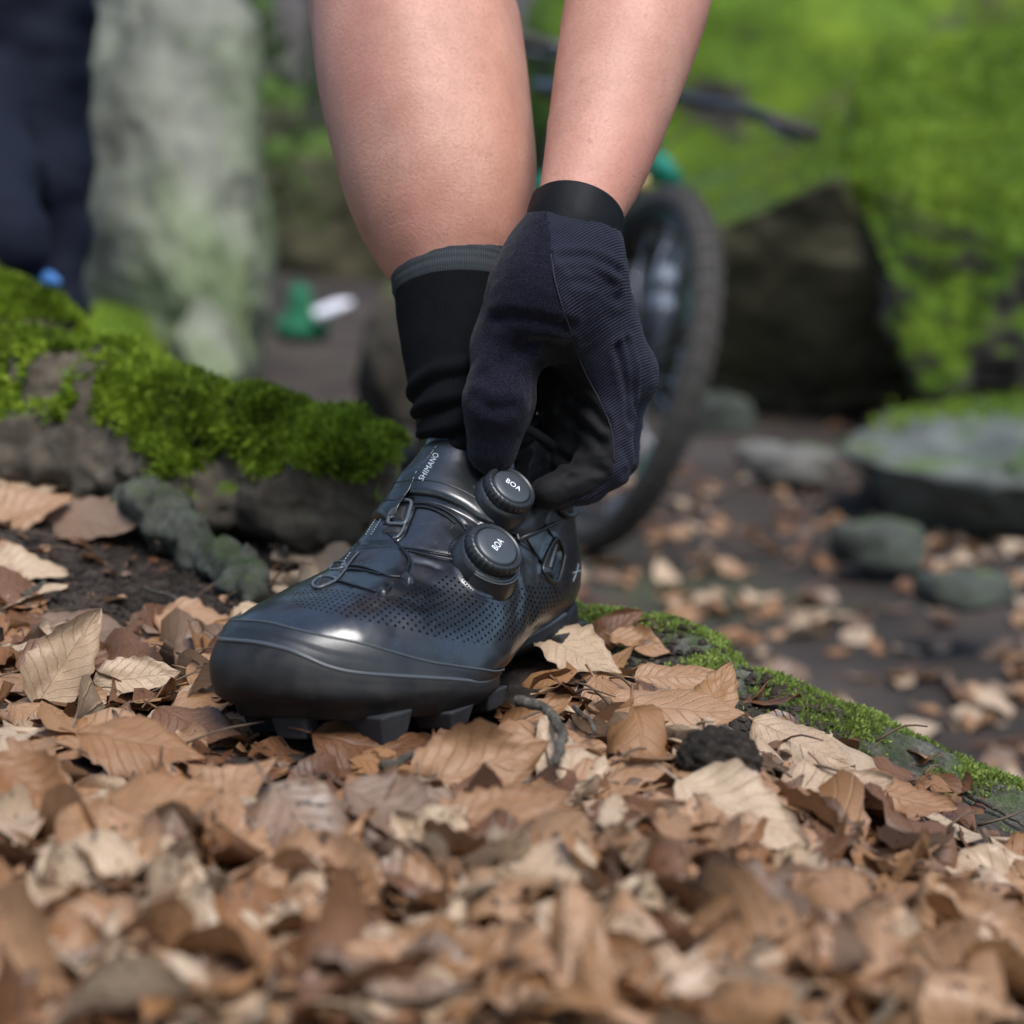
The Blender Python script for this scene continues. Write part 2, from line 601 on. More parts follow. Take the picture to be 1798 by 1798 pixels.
groove([(664, 894), (677, 886), (696, 878), (727, 875), (758, 878), (780, 884), (813, 899), (842, 918)], .0022, .0022)
# soft folds where the foot bends
groove([(726, 1012), (760, 1030), (800, 1036)], .0008, .0060)
groove([(690, 1045), (740, 1060), (790, 1050)], .0006, .0055)
groove([(908, 1010), (915, 1040), (905, 1075)], .0007, .0050)
groove([(925, 1010), (940, 1050), (930, 1090)], .0008, .0060)
disp += .0006 * fbm(flat * 42, 3)
# window below the lower dial
WIN = [(812, 978), (806, 996), (816, 1016), (836, 1034), (862, 1044), (886, 1044), (897, 1034), (902, 1010), (912, 985), (880, 930), (830, 935)]
d_win = seg_dist(PX, WIN, True); inside = in_poly(PX, WIN) & FRONT
disp += np.where(inside, -.0042 * sstep(0, 7, d_win), 0) + np.where(FRONT & ~inside, .0010 * np.exp(-((d_win - 3) / 3.5) ** 2), 0)
# hollow behind the lateral guide
HOL = [(972, 944), (988, 965), (990, 980), (976, 1022), (951, 1006), (953, 984)]
d_h = seg_dist(PX, HOL, True); in_h = in_poly(PX, HOL) & FRONT
disp += np.where(in_h, -.0028 * sstep(0, 6, d_h), 0) + np.where(FRONT & ~in_h, .0008 * np.exp(-((d_h - 3) / 3) ** 2), 0)
PERF = [(500, 1045), (545, 1030), (590, 1034), (650, 1048), (690, 1052), (740, 1030), (780, 1012), (802, 1008), (815, 1030), (840, 1052), (885, 1062),
        (908, 1048), (918, 1030), (948, 1022), (985, 1034), (978, 1062), (940, 1092), (900, 1122), (850, 1132), (780, 1122), (700, 1102), (600, 1082), (520, 1064)]
perf = (in_poly(PX, PERF) & FRONT).astype(float)
# length-true surface coordinates
Lu = np.r_[0, np.cumsum(np.linalg.norm(np.diff(shoe_S(U_S, np.full(NU, .16)), axis=0), axis=1))]
seg = np.linalg.norm(np.roll(SHOE_P, -1, 1) - SHOE_P, axis=2)
Lv = np.concatenate([np.zeros((NU, 1)), np.cumsum(seg, 1)[:, :-1]], 1)
uvm = np.stack([np.repeat(Lu[:, None], NV, 1).ravel(), Lv.ravel()], -1)
upper = obj('upper', flat + nrm * disp[:, None], _F, M_UPPER, shoe, uv=uvm, attrs={'perf': perf})

# ---- collar rim
cu = np.full(90, .992); cv = np.arange(90) / 90
P, N = surf(cu, cv, .0)
v, f = tube(P, .0032, 10, True); obj('collar', v, f, M_KNIT, shoe)


def band(name, uv0, uv1, h, mat, na=16, edge=.0012, parent=shoe):
    """sheet of thickness h between two (u,v) lines of equal length, with rolled edges"""
    n = len(uv0); s = np.linspace(0, 1, na)
    s = np.r_[0, 0, s[1:-1], 1, 1]
    hp = np.full(len(s), h); hp[0] = hp[-1] = -.0012; hp[1] = hp[-2] = h * .72
    rows = []
    for sk, hk in zip(s, hp):
        uv = uv0 * (1 - sk) + uv1 * sk
        hh = np.full(n, hk); hh[0] = hh[-1] = -.0012
        rows.append(surf(uv[:, 0], uv[:, 1], hh)[0])
    P = np.array(rows)
    return obj(name, P.reshape(-1, 3), grid_faces(len(s), n), mat, parent)


# ---- top strap
_, _, uvl = px_line([(664, 890), (677, 880), (696, 872), (727, 869), (758, 872), (780, 878), (813, 893), (842, 913), (868, 926)], 60)
ext = np.array([[uvl[0, 0] + .012 * k, uvl[0, 1] - .025 * k] for k in range(8, 0, -1)])
low = np.concatenate([ext, uvl])
top = np.stack([np.full(len(low), .975), low[:, 1] * np.linspace(1, .80, len(low))], -1)
strap = band('instep_strap', low, top, .0034, M_STRAP, 22)
groove_line = low + (top - low) * .10
P, N = surf(groove_line[6:-2, 0], groove_line[6:-2, 1], .0034)
v, f = tube(P, .0005, 5); obj('strap_piping', v, f, M_BUMPER, strap)


def text_on(name, txt, px0, px1, h, mat, parent, size_px, font_shear=0.0, lift=.0038, normal=None, plane=None):
    """flat lettering laid from pixel px0 towards px1 on the shoe (or on a dial's plane)"""
    cu_ = bpy.data.curves.new(name, 'FONT'); cu_.body = txt; cu_.size = 1.0; cu_.align_x = 'CENTER'; cu_.align_y = 'CENTER'
    cu_.space_character = 1.08; cu_.offset = .0
    o = bpy.data.objects.new('tmp', cu_)
    dg = bpy.context.evaluated_depsgraph_get()
    COL.objects.link(o); bpy.context.view_layer.update()
    me = bpy.data.meshes.new_from_object(o.evaluated_get(bpy.context.evaluated_depsgraph_get()))
    bpy.data.objects.remove(o); bpy.data.curves.remove(cu_)
    V = np.array([v.co[:] for v in me.vertices]); F = [tuple(p.vertices) for p in me.polygons]
    bpy.data.meshes.remove(me)
    V[:, 0] /= np.ptp(V[:, 0]); V[:, 1] /= np.ptp(V[:, 1])
    if plane is None:
        p0, p1 = np.array(px0, float), np.array(px1, float); e = p1 - p0; nrm2 = np.array([e[1], -e[0]]) / np.linalg.norm(e)
        Q = (p0 + p1) / 2 + V[:, :1] * e + V[:, 1:2] * nrm2 * size_px
        uv = np.array([uv_at(*q) for q in Q]); P, _ = surf(uv[:, 0], uv[:, 1], lift)
    else:
        c, ex, ey, ln, hg = plane
        P = c + V[:, :1] * ex * ln + V[:, 1:2] * ey * hg
    return obj(name, P, F, mat, parent, smooth=False)


text_on('lettering', 'SHIMANO', (743, 850), (771, 804), 0, M_PRINT_DIM, strap, 9)

# ---- sole and toe rubber: stations round the footprint
NS = 240
def stations():
    pts = []
    xs = np.linspace(.045, .205, 70)
    for x in xs: pts.append((x, 0, 0, 1))
    for a in np.linspace(90, -90, 70)[1:-1]:
        pts.append((.205, -.006 * (1 - abs(a) / 90), math.cos(math.radians(a)), math.sin(math.radians(a))))
    for x in xs[::-1]: pts.append((x, 0, 0, -1))
    for a in np.linspace(-90, -270, 40)[1:-1]:
        pts.append((.045, 0, math.cos(math.radians(a)), math.sin(math.radians(a))))
    return np.array(pts)


ST = stations(); NS = len(ST)


def side_hit(k, z):
    x, y, dx, dy = ST[k]
    o = Vector((x + dx * .3, y + dy * .3, z)); h = _SB.ray_cast(o, Vector((-dx, -dy, 0)))
    if h[0] is None: return None
    return (h[0].x - x) * dx + (h[0].y - y) * dy


def station_of(p):
    # nearest station by direction
    best = None
    for k, (x, y, dx, dy) in enumerate(ST):
        q = np.array([p[0] - x, p[1] - y]); al = q @ (dx, dy); off = abs(q @ (-dy, dx))
        if al > 0 and (best is None or off < best[0]): best = (off, k)
    return best[1]


def edge_z(pts_px, n):
    P, _, _ = px_line(pts_px, n)
    d = {}
    for p in P: d.setdefault(station_of(p), []).append(p[2])
    ks = sorted(d); return np.array(ks), np.array([np.mean(d[k]) for k in ks])


ridge_px = [(393, 1122), (420, 1124), (445, 1125), (490, 1134), (532, 1147), (557, 1163), (595, 1175), (640, 1182), (733, 1189), (803, 1194), (838, 1200), (862, 1211)]
seam_px = [(403, 1089), (430, 1089), (466, 1090), (505, 1098), (565, 1114), (640, 1130), (733, 1159), (803, 1173), (850, 1179), (872, 1186)]
kr, zr = edge_z(ridge_px, 90); ks_, zs = edge_z(seam_px, 90)
def smooth1(a, w=5):
    k = np.ones(w) / w; b = np.r_[a[-w:], a, a[:w]]
    return np.convolve(b, k, 'same')[w:-w]


KZ = np.r_[-20, 0, 22, kr[0] - 4, kr[2:-1], 128, 140, 152, 168, 186, 207, NS - 20, NS]
ZZ = np.r_[.036, .030, .022, .0155, zr[2:-1], .056, .049, .036, .020, .022, .030, .036, .030]
o_ = np.argsort(KZ); Z_EDGE = smooth1(np.interp(np.arange(NS), KZ[o_], ZZ[o_]), 5)
KS = np.r_[kr[0] - 2, ks_[2:-1], 146, 158, 168]; ZS = np.r_[.016, zs[2:-1], .060, .042, .021]
o_ = np.argsort(KS); Z_SEAM = np.interp(np.arange(NS), KS[o_], ZS[o_], left=0, right=0); Z_SEAM[40:170] = smooth1(Z_SEAM, 5)[40:170]
Z_BOT = smooth1(np.interp(np.arange(NS), [0, 25, 50, 70, 90, 104, 118, 138, 158, 183, 207, NS - 20, NS], [.010, .013, .006, .006, .012, .018, .014, .006, .006, .013, .010, .009, .010]), 9)
R_E = np.array([side_hit(k, Z_EDGE[k]) or .04 for k in range(NS)])
R_E = smooth1(R_E, 9)
rows = []
dx, dy = ST[:, 2], ST[:, 3]


def ring_at(R, z): return np.stack([ST[:, 0] + dx * R, ST[:, 1] + dy * R, z], -1)


rows.append(ring_at(R_E - .003, Z_EDGE + .0010)); rows.append(ring_at(R_E + .0008, Z_EDGE + .0010)); rows.append(ring_at(R_E + .0022, Z_EDGE + .0004)); rows.append(ring_at(R_E + .0030, Z_EDGE - .0012))
for s in np.linspace(.12, .85, 9):
    z = Z_EDGE - .0015 + (Z_BOT + .004 - Z_EDGE) * s
    R = np.array([max(side_hit(k, max(z[k], .014)) or 0, R_E[k] * (1 - .10 * s * s)) for k in range(NS)])
    rows.append(ring_at(smooth1(R, 5) + .0024 + .0012 * math.sin(math.pi * s), z))
Rl = np.linalg.norm(rows[-1][:, :2] - ST[:, :2], axis=1)
for dr, dz in ((.0012, .0028), (.004, .0010), (.009, .0)):
    rows.append(ring_at(np.maximum(Rl - dr, .002), Z_BOT + dz))
rows.append(ring_at(np.zeros(NS) + .001, Z_BOT))
P = np.array(rows)
sole = obj('sole', P.reshape(-1, 3), grid_faces(len(rows), NS, True), M_SOLE, shoe)

# welt along the top of the sole, its highlight painted in lighter grey
lo, hi = kr[0] - 40, 166
P = ring_at(R_E + .0021, Z_EDGE + .0002)[np.r_[0:168]]
v, f = tube(P, .0012, 8); obj('welt', v, f, M_HIGHLIGHT_RUBBER, shoe)

# toe bumper
kk = np.arange(kr[0] + 2, 162); rows = []; endf = np.clip(np.minimum(np.arange(len(kk)), np.arange(len(kk))[::-1]) / 8, 0, 1) ** .5
for s, h in [(0, .0014)] + [(s, .0026) for s in np.linspace(.08, .93, 14)] + [(.975, .0022), (1.0, .0010), (1.0, -.0015)]:
    z = Z_EDGE[kk] + np.maximum(Z_SEAM[kk] - Z_EDGE[kk], .0006) * s
    R = []
    for k, zz in zip(kk, z):
        R.append(side_hit(k, zz))
    R = np.array([r if r is not None else np.nan for r in R]); R = np.where(np.isnan(R), R_E[kk], R)
    rows.append(np.stack([ST[kk, 0] + dx[kk] * (R + h * endf), ST[kk, 1] + dy[kk] * (R + h * endf), z + (h * .4 if s > .5 else 0)], -1))
P = np.array(rows)
bumper = obj('toe_bumper', P.reshape(-1, 3), grid_faces(len(rows), len(kk)), M_BUMPER, shoe)
v, f = tube(P[-4][2:-2] + (0, 0, .0002), .0006, 6); obj('bumper_highlight', v, f, M_HIGHLIGHT_RUBBER, bumper)  # added thin tube, lighter grey painted as the bevel's highlight

# lugs under the sole (tapered rubber blocks)
def lug(x, y, w, l, zt, zb, tw=0.0, name='lug'):
    b = MB(); R = np.array(Matrix.Rotation(tw, 3, 'Z'))
    a = np.array([[sx, sy, sz] for sz in (0, 1) for sy in (-1, 1) for sx in (-1, 1)], float)
    a[:, 0] *= l / 2 * np.where(a[:, 2] == 0, .78, 1.06); a[:, 1] *= w / 2 * np.where(a[:, 2] == 0, .80, 1.06)
    a[:, 2] = np.where(a[:, 2] == 0, zb, zt)
    a = a @ R.T + np.array([x, y, 0])
    b.add(a, [(0, 2, 3, 1), (4, 5, 7, 6), (0, 1, 5, 4), (2, 6, 7, 3), (0, 4, 6, 2), (1, 3, 7, 5)])
    o = b.build(name, M_LUG, shoe, smooth=False)
    m = o.modifiers.new('bevel', 'BEVEL'); m.width = .0012; m.segments = 2
    return o


for x, y, w, l, zt, zb, tw in ((.244, .026, .034, .022, .016, .000, -.2), (.242, -.040, .030, .022, .016, .001, .2), (.208, .044, .026, .022, .010, .000, 0), (.205, -.042, .026, .022, .010, .000, 0),
                               (.172, .046, .022, .020, .012, .001, 0), (.170, -.040, .022, .020, .012, .001, 0), (.266, -.008, .024, .012, .022, .006, 0),
                               (.055, .026, .020, .018, .020, .004, 0), (.055, -.024, .020, .018, .020, .004, 0), (.022, .018, .018, .018, .020, .005, 0), (.022, -.018, .018, .018, .020, .005, 0)):
    lug(x, y, w, l, zt, zb, tw)

# ---- dials
AX = .615 * (-CF) + .788 * (.62 * CR + .785 * CU); AX /= np.linalg.norm(AX)


def dial(cx, cy, h, txt_dir, below, sc=1.0):
    for m in np.arange(.92, 1.2, .0004):
        q = SHOE_BVH.ray_cast(Vector(at(cx, cy, m)), Vector(-AX))
        if q[0] is not None and q[3] < h * SHOE_S: break
    capw = at(cx, cy, m); c = ((capw - SHOE_LOC) @ SHOE_R) / SHOE_S
    ax = AX @ SHOE_R
    e1w = CR * txt_dir[0] + CU * txt_dir[1]; e1 = e1w @ SHOE_R; e1 -= ax * (e1 @ ax); e1 /= np.linalg.norm(e1); e2 = np.cross(ax, e1)
    R = np.stack([e1, e2, ax], 1); base = c - ax * h; R = R * sc; h = h / sc; ax = ax * sc
    root = MB()
    # knurled grip ring
    n = 144; prof = [(.0122, h - .0012), (.0132, h + .0001), (.0143, h + .0002), (.0153, h - .0008), (.0158, h - .0026), (.0159, h - .0062), (.0150, h - .0074), (.0118, h - .0076)]
    P = []
    for i, (r, z) in enumerate(prof):
        for j in range(n):
            a = 2 * np.pi * j / n; k = 1 + (.012 * np.sign(math.sin(a * 30)) if i in (3, 4, 5) else 0)
            P.append((r * k * math.cos(a), r * k * math.sin(a), z))
    F = [(i * n + j, i * n + (j + 1) % n, (i + 1) * n + (j + 1) % n, (i + 1) * n + j) for i in range(len(prof) - 1) for j in range(n)]
    d = obj('dial', np.array(P) @ R.T + base, F, M_DIAL, shoe)
    b = MB(); b.lathe([(.0001, h + .0006), (.006, h + .00055), (.0105, h + .0002), (.0116, h - .0004), (.0119, h - .0012), (.0119, h - .003)], R, base, 64); b.build('cap', M_CAP, d)
    # light speckled line in the groove between ring and cap
    b = MB()
    for j in range(46):
        a = 2 * np.pi * j / 46
        b.box(base + R @ np.array([.0127 * math.cos(a), .0127 * math.sin(a), h - .0008]), (.0009, .0004, .0006), R @ np.array(Matrix.Rotation(a + math.pi / 2, 3, 'Z')))
    b.build('index_marks', M_GUIDE, d, smooth=False)['kind'] = 'stuff'
    b = MB(); b.lathe([(.0150, h - .0070), (.0166, h - .0080), (.0172, h - .0100), (.0178, .0010), (.0186, -.0060), (.0100, -.009)], R, base, 64); b.build('housing', M_DIAL, d)
    if below is not None:                                # spool cover that reaches into the window
        dn = (CR * below[0] + CU * below[1]) @ SHOE_R; dn -= ax * (dn @ ax); dn /= np.linalg.norm(dn); sd = np.cross(ax, dn)
        A = np.linspace(-1.15, 1.15, 26); rows = []
        for rr, zz in ((.0160, h - .0085), (.0172, h - .0088), (.0180, h - .0100), (.0196, .0010), (.0215, -.0035), (.0215, -.009)):
            rows.append([base + (dn * math.cos(a) * (rr + .0020 * math.cos(a)) + sd * math.sin(a) * rr) + ax * zz for a in A])
        obj('spool_cover', np.array(rows).reshape(-1, 3), grid_faces(6, 26), M_DIAL, d)
        P = np.array([base + (dn * math.cos(a) * (.0181 + .0020 * math.cos(a)) + sd * math.sin(a) * .0181) + ax * (h - .0098) for a in A])
        v, f = tube(P, .00045, 5); obj('cover_edge', v, f, M_GUIDE, d)
    text_on('lettering', 'BOA', None, None, 0, M_PRINT, d, 0, plane=(base + ax * (h + .0009), e1, e2, .0098, .0040))
    return base, R, m


D1 = dial(900, 853, .0190, (.87, -.5), None)
D2 = dial(873, 958, .0175, (.62, .78), (.25, -1), 1.07)

# stitched surround of the upper dial
def stitches(name, pts_px, n, L=.0022, r=.00045, h=.0004, closed=False, parent=shoe, mat=None):
    P, N, _ = px_line(pts_px, n * 4, closed, h)
    b = MB()
    for i in range(n):
        q = P[i * 4:i * 4 + 3]
        if len(q) > 1: b.tube(q, r, 5)
    o = b.build(name, mat or M_STITCH, parent); o['kind'] = 'stuff'; return o


stitches('stitching', [(643, 940), (655, 920), (668, 902), (680, 885)], 14)
stitches('stitching', [(652, 940), (664, 921), (676, 903), (686, 888)], 13)
stitches('stitching', [(806, 982), (803, 998), (812, 1018), (832, 1040), (860, 1051), (888, 1052), (904, 1040), (909, 1018)], 34, mat=M_DARK)
stitches('stitching', [(792, 985), (788, 970), (792, 955), (803, 942), (814, 934)], 12, mat=M_DARK)
stitches('stitching', [(818, 842), (824, 868), (836, 890), (852, 908)], 14, h=.0028)
stitches('stitching', [(599, 998), (606, 985), (616, 970)], 6)
# black moulded shield under the upper dial
Pc, Nc = D1[0], D1[1]


def px_fill(name, poly, h, mat, parent=shoe, n=40, rings=5, dome=0.0):
    q = smooth_line(poly, n, True) if len(poly) > 5 else smooth_poly(poly, n)
    c = q.mean(0); rows = []
    for s in np.linspace(1, .02, rings):
        uv = np.array([uv_at(*(c + (p - c) * s)) for p in q])
        rows.append(surf(uv[:, 0], uv[:, 1], np.full(n, h + dome * (1 - s * s) - (.0018 if s == 1 else 0)))[0])
    P = np.array(rows)
    return obj(name, P.reshape(-1, 3), grid_faces(rings, n, True), mat, parent)


def smooth_poly(p, n):
    p = np.asarray(p, float); p = np.concatenate([p, p[:1]])
    L = np.r_[0, np.cumsum(np.linalg.norm(np.diff(p, axis=0), axis=1))]
    s = np.linspace(0, L[-1], n + 1)[:-1]
    return np.stack([np.interp(s, L, p[:, k]) for k in (0, 1)], -1)


px_fill('dial_shield', [(826, 850), (822, 868), (838, 898), (870, 925), (915, 945), (935, 938), (955, 915), (950, 880)], .0030, M_DIAL, n=60, rings=7, dome=.002)


def cable(name, pts, r=.00065, h=.0005, mat=None, n=50, parent=shoe, closed=False):
    P, N, _ = px_line(pts, n, closed, h)
    P = np.array([P[max(0, i - 1):i + 2].mean(0) for i in range(len(P))]) if not closed else P
    v, f = tube(P, r, 7, closed); return obj(name, v, f, mat or M_WIRE, parent)


for pts in ([(680, 934), (696, 951), (710, 970), (719, 984), (716, 998), (711, 1010)],
            [(703, 1014), (680, 1012), (657, 1003), (636, 996), (612, 993)],
            [(668, 1010), (640, 1003), (612, 1001), (598, 1006)],
            [(660, 1040), (633, 1032), (607, 1024), (590, 1019)],
            [(683, 1023), (686, 1030), (680, 1038), (668, 1043)],
            [(722, 884), (752, 885), (782, 897), (806, 915), (818, 932)],
            [(724, 890), (754, 893), (780, 905), (800, 920)],
            [(705, 962), (740, 966), (775, 972), (803, 977)],
            [(716, 968), (745, 974), (775, 980), (803, 985)],
            [(908, 924), (925, 948), (940, 972), (953, 990)],
            [(955, 918), (964, 933), (973, 949)]):
    cable('lace_cable', pts)
# cable anchors
for poly in ([(704, 1011), (712, 1006), (724, 1012), (727, 1024), (716, 1025)], [(661, 1037), (672, 1034), (682, 1040), (678, 1048), (668, 1047)]):
    px_fill('cable_anchor', poly, .0016, M_DIAL, n=24, rings=4, dome=.0012)
# medial lace guides
g1 = cable('lace_guide', [(690, 897), (704, 881), (722, 882), (719, 900), (712, 919), (696, 921), (682, 918)], .0012, .0006, M_GUIDE, 60, closed=True)
px_fill('guide_slot', [(703, 887), (715, 887), (708, 914), (688, 914)], .0012, M_DARK, g1, 32, 4)
px_fill('guide_slot', [(668, 931), (685, 926), (706, 925), (700, 935), (680, 938), (669, 938)], .0010, M_DARK, g1, 32, 4)
cable('guide_rib', [(713, 916), (708, 932), (699, 944), (690, 947)], .0008, .0007, M_GUIDE, 30, g1)
g2 = cable('lace_guide', [(549, 1026), (561, 1015), (577, 1013), (590, 1019), (574, 1028), (557, 1033)], .0009, .0005, M_GUIDE, 48, closed=True)
px_fill('guide_slot', [(556, 1025), (565, 1018), (580, 1018), (572, 1025), (560, 1029)], .0008, M_DARK, g2, 24, 3)
cable('guide_rib', [(588, 1023), (600, 1010), (610, 996), (620, 982), (631, 970)], .0006, .0006, M_GUIDE, 30, g2)
g3 = cable('lace_guide', [(579, 1000), (588, 989), (602, 987), (606, 995), (594, 1000)], .0008, .0004, M_GUIDE, 40, closed=True)
px_fill('guide_slot', [(584, 997), (591, 991), (601, 990), (596, 996)], .0008, M_DARK, g3, 20, 3)
# lateral lace guide
g4 = cable('lace_guide', [(974, 946), (987, 966), (988, 984), (975, 1022), (953, 1006), (955, 984)], .0011, .0010, M_BUMPER, 60, closed=True)
px_fill('guide_slot', [(976, 957), (983, 970), (983, 984), (974, 1008), (966, 1000), (970, 975)], -.0014, M_DARK, g4, 32, 4)
cable('guide_rib', [(975, 956), (969, 976), (963, 998)], .0011, .0008, M_GUIDE, 24, g4)
px_fill('guide_block', [(954, 992), (962, 994), (974, 1010), (972, 1019), (955, 1006)], .0008, M_DIAL, g4, 28, 4, .001)
# heel loop and the small printed cross on the heel counter
cable('heel_loop', [(978, 893), (990, 905), (1004, 906), (1012, 893), (1010, 880)], .0014, .0016, M_BUMPER, 30)
cable('heel_mark', [(1005, 1006), (1012, 1004), (1020, 1001)], .0005, .0003, M_PRINT_DIM, 12)
cable('heel_mark', [(1015, 988), (1012, 1004), (1005, 1022)], .0004, .0003, M_PRINT_DIM, 12)
# ------------------------------------------------------------------ the rider: leg, arm, sock, glove
import openvdb


def sdf_mesh(fn, lo, hi, h):
    lo, hi = np.asarray(lo, float), np.asarray(hi, float)
    n = np.ceil((hi - lo) / h).astype(int) + 1
    B = 6                                              # evaluate coarse blocks first, then only those near the surface
    nb = -(-n // B); n = nb * B
    cb = [lo[k] + h * (np.arange(nb[k]) * B + (B - 1) / 2) for k in range(3)]
    CB = np.stack(np.meshgrid(*cb, indexing='ij'), -1).reshape(-1, 3)
    dc = np.concatenate([fn(CB[i:i + 200000]) for i in range(0, len(CB), 200000)])
    blk = np.repeat(dc.reshape(-1, 1), B ** 3, 1).astype(np.float32)
    act = np.where(np.abs(dc) < h * B * .87 + 6 * h)[0]
    off = h * (np.stack(np.meshgrid(*[np.arange(B)] * 3, indexing='ij'), -1).reshape(-1, 3) - (B - 1) / 2)
    for i in range(0, len(act), 2000):
        k = act[i:i + 2000]; blk[k] = fn((CB[k][:, None] + off).reshape(-1, 3)).reshape(len(k), -1)
    out = blk.reshape(*nb, B, B, B).transpose(0, 3, 1, 4, 2, 5).reshape(n)
    g = openvdb.FloatGrid(float(4 * h)); g.copyFromArray(np.clip(out, -4 * h, 4 * h).astype(np.float32)); g.gridClass = openvdb.GridClass.LEVEL_SET
    pts, quads = g.convertToQuads(isovalue=0.0)
    q = np.asarray(quads)[:, ::-1]
    return lo + np.asarray(pts, float) * h, np.ascontiguousarray(q).astype(np.int64)


def cone_sdf(P, a, b, ra, rb):
    """capsule whose radius runs from ra to rb"""
    a = np.asarray(a, float); b = np.asarray(b, float); ab = b - a
    t = np.clip(((P - a) @ ab) / (ab @ ab + 1e-12), 0, 1)
    return np.linalg.norm(P - a - t[:, None] * ab, axis=1) - (ra + (rb - ra) * t)


def smin(a, b, k):
    h = np.clip(.5 + .5 * (b - a) / k, 0, 1)
    return b + (a - b) * h - k * h * (1 - h)


def chain_sdf(P, chains, k):
    d = None
    for ch in chains:
        kk = ch[4] if len(ch) > 4 else k
        c = cone_sdf(P, *ch[:4]); d = c if d is None else smin(d, c, kk)
    return d


def vert_normals(v, q):
    n = np.zeros_like(v); f = np.cross(v[q[:, 2]] - v[q[:, 0]], v[q[:, 3]] - v[q[:, 1]])
    for k in range(4): np.add.at(n, q[:, k], f)
    return n / (np.linalg.norm(n, axis=1, keepdims=True) + 1e-12)


def lap(v, q, it, lam=.5):
    """Laplacian smoothing on quads"""
    e = np.concatenate([q[:, [0, 1]], q[:, [1, 2]], q[:, [2, 3]], q[:, [3, 0]]])
    e = np.concatenate([e, e[:, ::-1]]); cnt = np.bincount(e[:, 0], minlength=len(v))[:, None]
    for _ in range(it):
        s = np.stack([np.bincount(e[:, 0], v[e[:, 1], k], minlength=len(v)) for k in range(3)], -1)
        v = v + lam * (s / np.maximum(cnt, 1) - v)
    return v


rider = empty('person', tuple(at(845, 780, 1.10)))
tag(rider, 'crouching cyclist with bare calf in a black sock, gloved hand turning the shoe dial', 'person')
RINV = Matrix.Translation(-rider.location)


def mat_skin():
    t = NT('skin')
    ob = t.coord('Object')
    big = t.noise(ob, 18, 5, .65); fine = t.noise(ob, 420, 4, .7); pore = t.noise(ob, 1500, 2)
    c = t.mix(t.ramp(big, [(.3, (0, 0, 0)), (.75, (1, 1, 1))]), (.37, .175, .125), (.55, .300, .225))
    c = t.mix(t.ramp(fine, [(.46, (0, 0, 0)), (.68, (.55, .55, .55))]), c, (.33, .16, .10))
    red = t.noise(ob, 7, 3, .5); c = t.mix(t.ramp(red, [(.42, (0, 0, 0)), (.70, (.55, .55, .55))]), c, (.50, .19, .15))
    frk = t.noise(ob, 150, 2, .5); c = t.mix(t.ramp(frk, [(.70, (0, 0, 0)), (.76, (.35, .35, .35))]), c, (.24, .11, .06))
    t.color(c)
    t.set(Roughness=.48, Subsurface_Weight=.22, Subsurface_Radius=(.9, .35, .2), Subsurface_Scale=.006, Specular_IOR_Level=.45)
    b = t.bump(fine, .55, .0010); t.bump(pore, .3, .0005, b)
    return t.m


def mat_cloth(name, col, rough=.85, sheen=.25, scale=900, bump=.4):
    t = NT(name); ob = t.coord('Object')
    n = t.noise(ob, scale, 2); big = t.noise(ob, 30, 4)
    t.color(t.mix(big, tuple(c * .8 for c in col), tuple(c * 1.25 for c in col)))
    t.set(Roughness=rough, Sheen_Weight=sheen, Sheen_Roughness=.5, Specular_IOR_Level=.15)
    t.bump(n, bump, .0008); return t.m


M_SKIN = mat_skin()
M_SHORTS = mat_cloth('dark_cycling_cloth', (.012, .014, .02))

ankle = at(838, 760, 1.10)
def spline_chain(pts, rad, n):
    """dense capsule chain through points with smoothly changing radius"""
    pts = np.asarray(pts, float)
    L = np.r_[0, np.cumsum(np.linalg.norm(np.diff(pts, axis=0), axis=1))]
    c = smooth_line(pts, n); r = pchip(L / L[-1], np.asarray(rad, float), np.linspace(0, 1, n))
    return [(c[i], c[i + 1], r[i], r[i + 1]) for i in range(n - 1)]


def hard(P, chain):
    d = None
    for ch in chain:
        c = cone_sdf(P, *ch[:4]); d = c if d is None else np.minimum(d, c)
    return d


knee = at(690, -190, 1.205); hip = np.array([-.02, 1.66, 1.06]); shoulder = np.array([.19, 1.42, 1.20]); elbow = at(1180, -260, 1.20); chest = np.array([.03, 1.44, 1.27])
LEG = spline_chain([at(850, 800, 1.105), at(806, 560, 1.122), at(801, 455, 1.134), at(790, 400, 1.139), at(770, 300, 1.150), at(735, 120, 1.170), at(705, -60, 1.190), knee],
                   [.030, .0365, .0415, .0545, .0660, .0705, .067, .069], 22)
ARM = spline_chain([elbow, at(1120, 0, 1.14), at(1080, 160, 1.108), at(1042, 300, 1.080), at(1006, 395, 1.060), at(990, 470, 1.060)], [.050, .0485, .0415, .0332, .0264, .0255], 18)
CORE = [(knee, hip, .064, .095), (hip, chest, .125, .14), (chest, shoulder, .10, .07), (shoulder, elbow, .056, .045),
        (np.array([.03, 1.38, 1.36]), np.array([.03, 1.29, 1.43]), .055, .055), (np.array([.03, 1.26, 1.46]), np.array([.03, 1.22, 1.41]), .088, .075)]


def body_sdf(P):
    leg = hard(P, LEG)
    leg = smin(leg, hard(P, spline_chain([at(765, 330, 1.108), at(742, 240, 1.104), at(715, 100, 1.115), at(690, -80, 1.135)], [.004, .010, .012, .014], 8)), .025)
    leg = smin(leg, cone_sdf(P, at(850, 290, 1.175), at(800, 60, 1.195), .030, .045), .02)
    core = chain_sdf(P, CORE, .05)
    arm = hard(P, ARM)
    return np.minimum(np.where(P[:, 2] > .88, smin(leg, core, .015), np.minimum(leg, core)), np.where(P[:, 2] > .90, smin(arm, core, .015), arm))


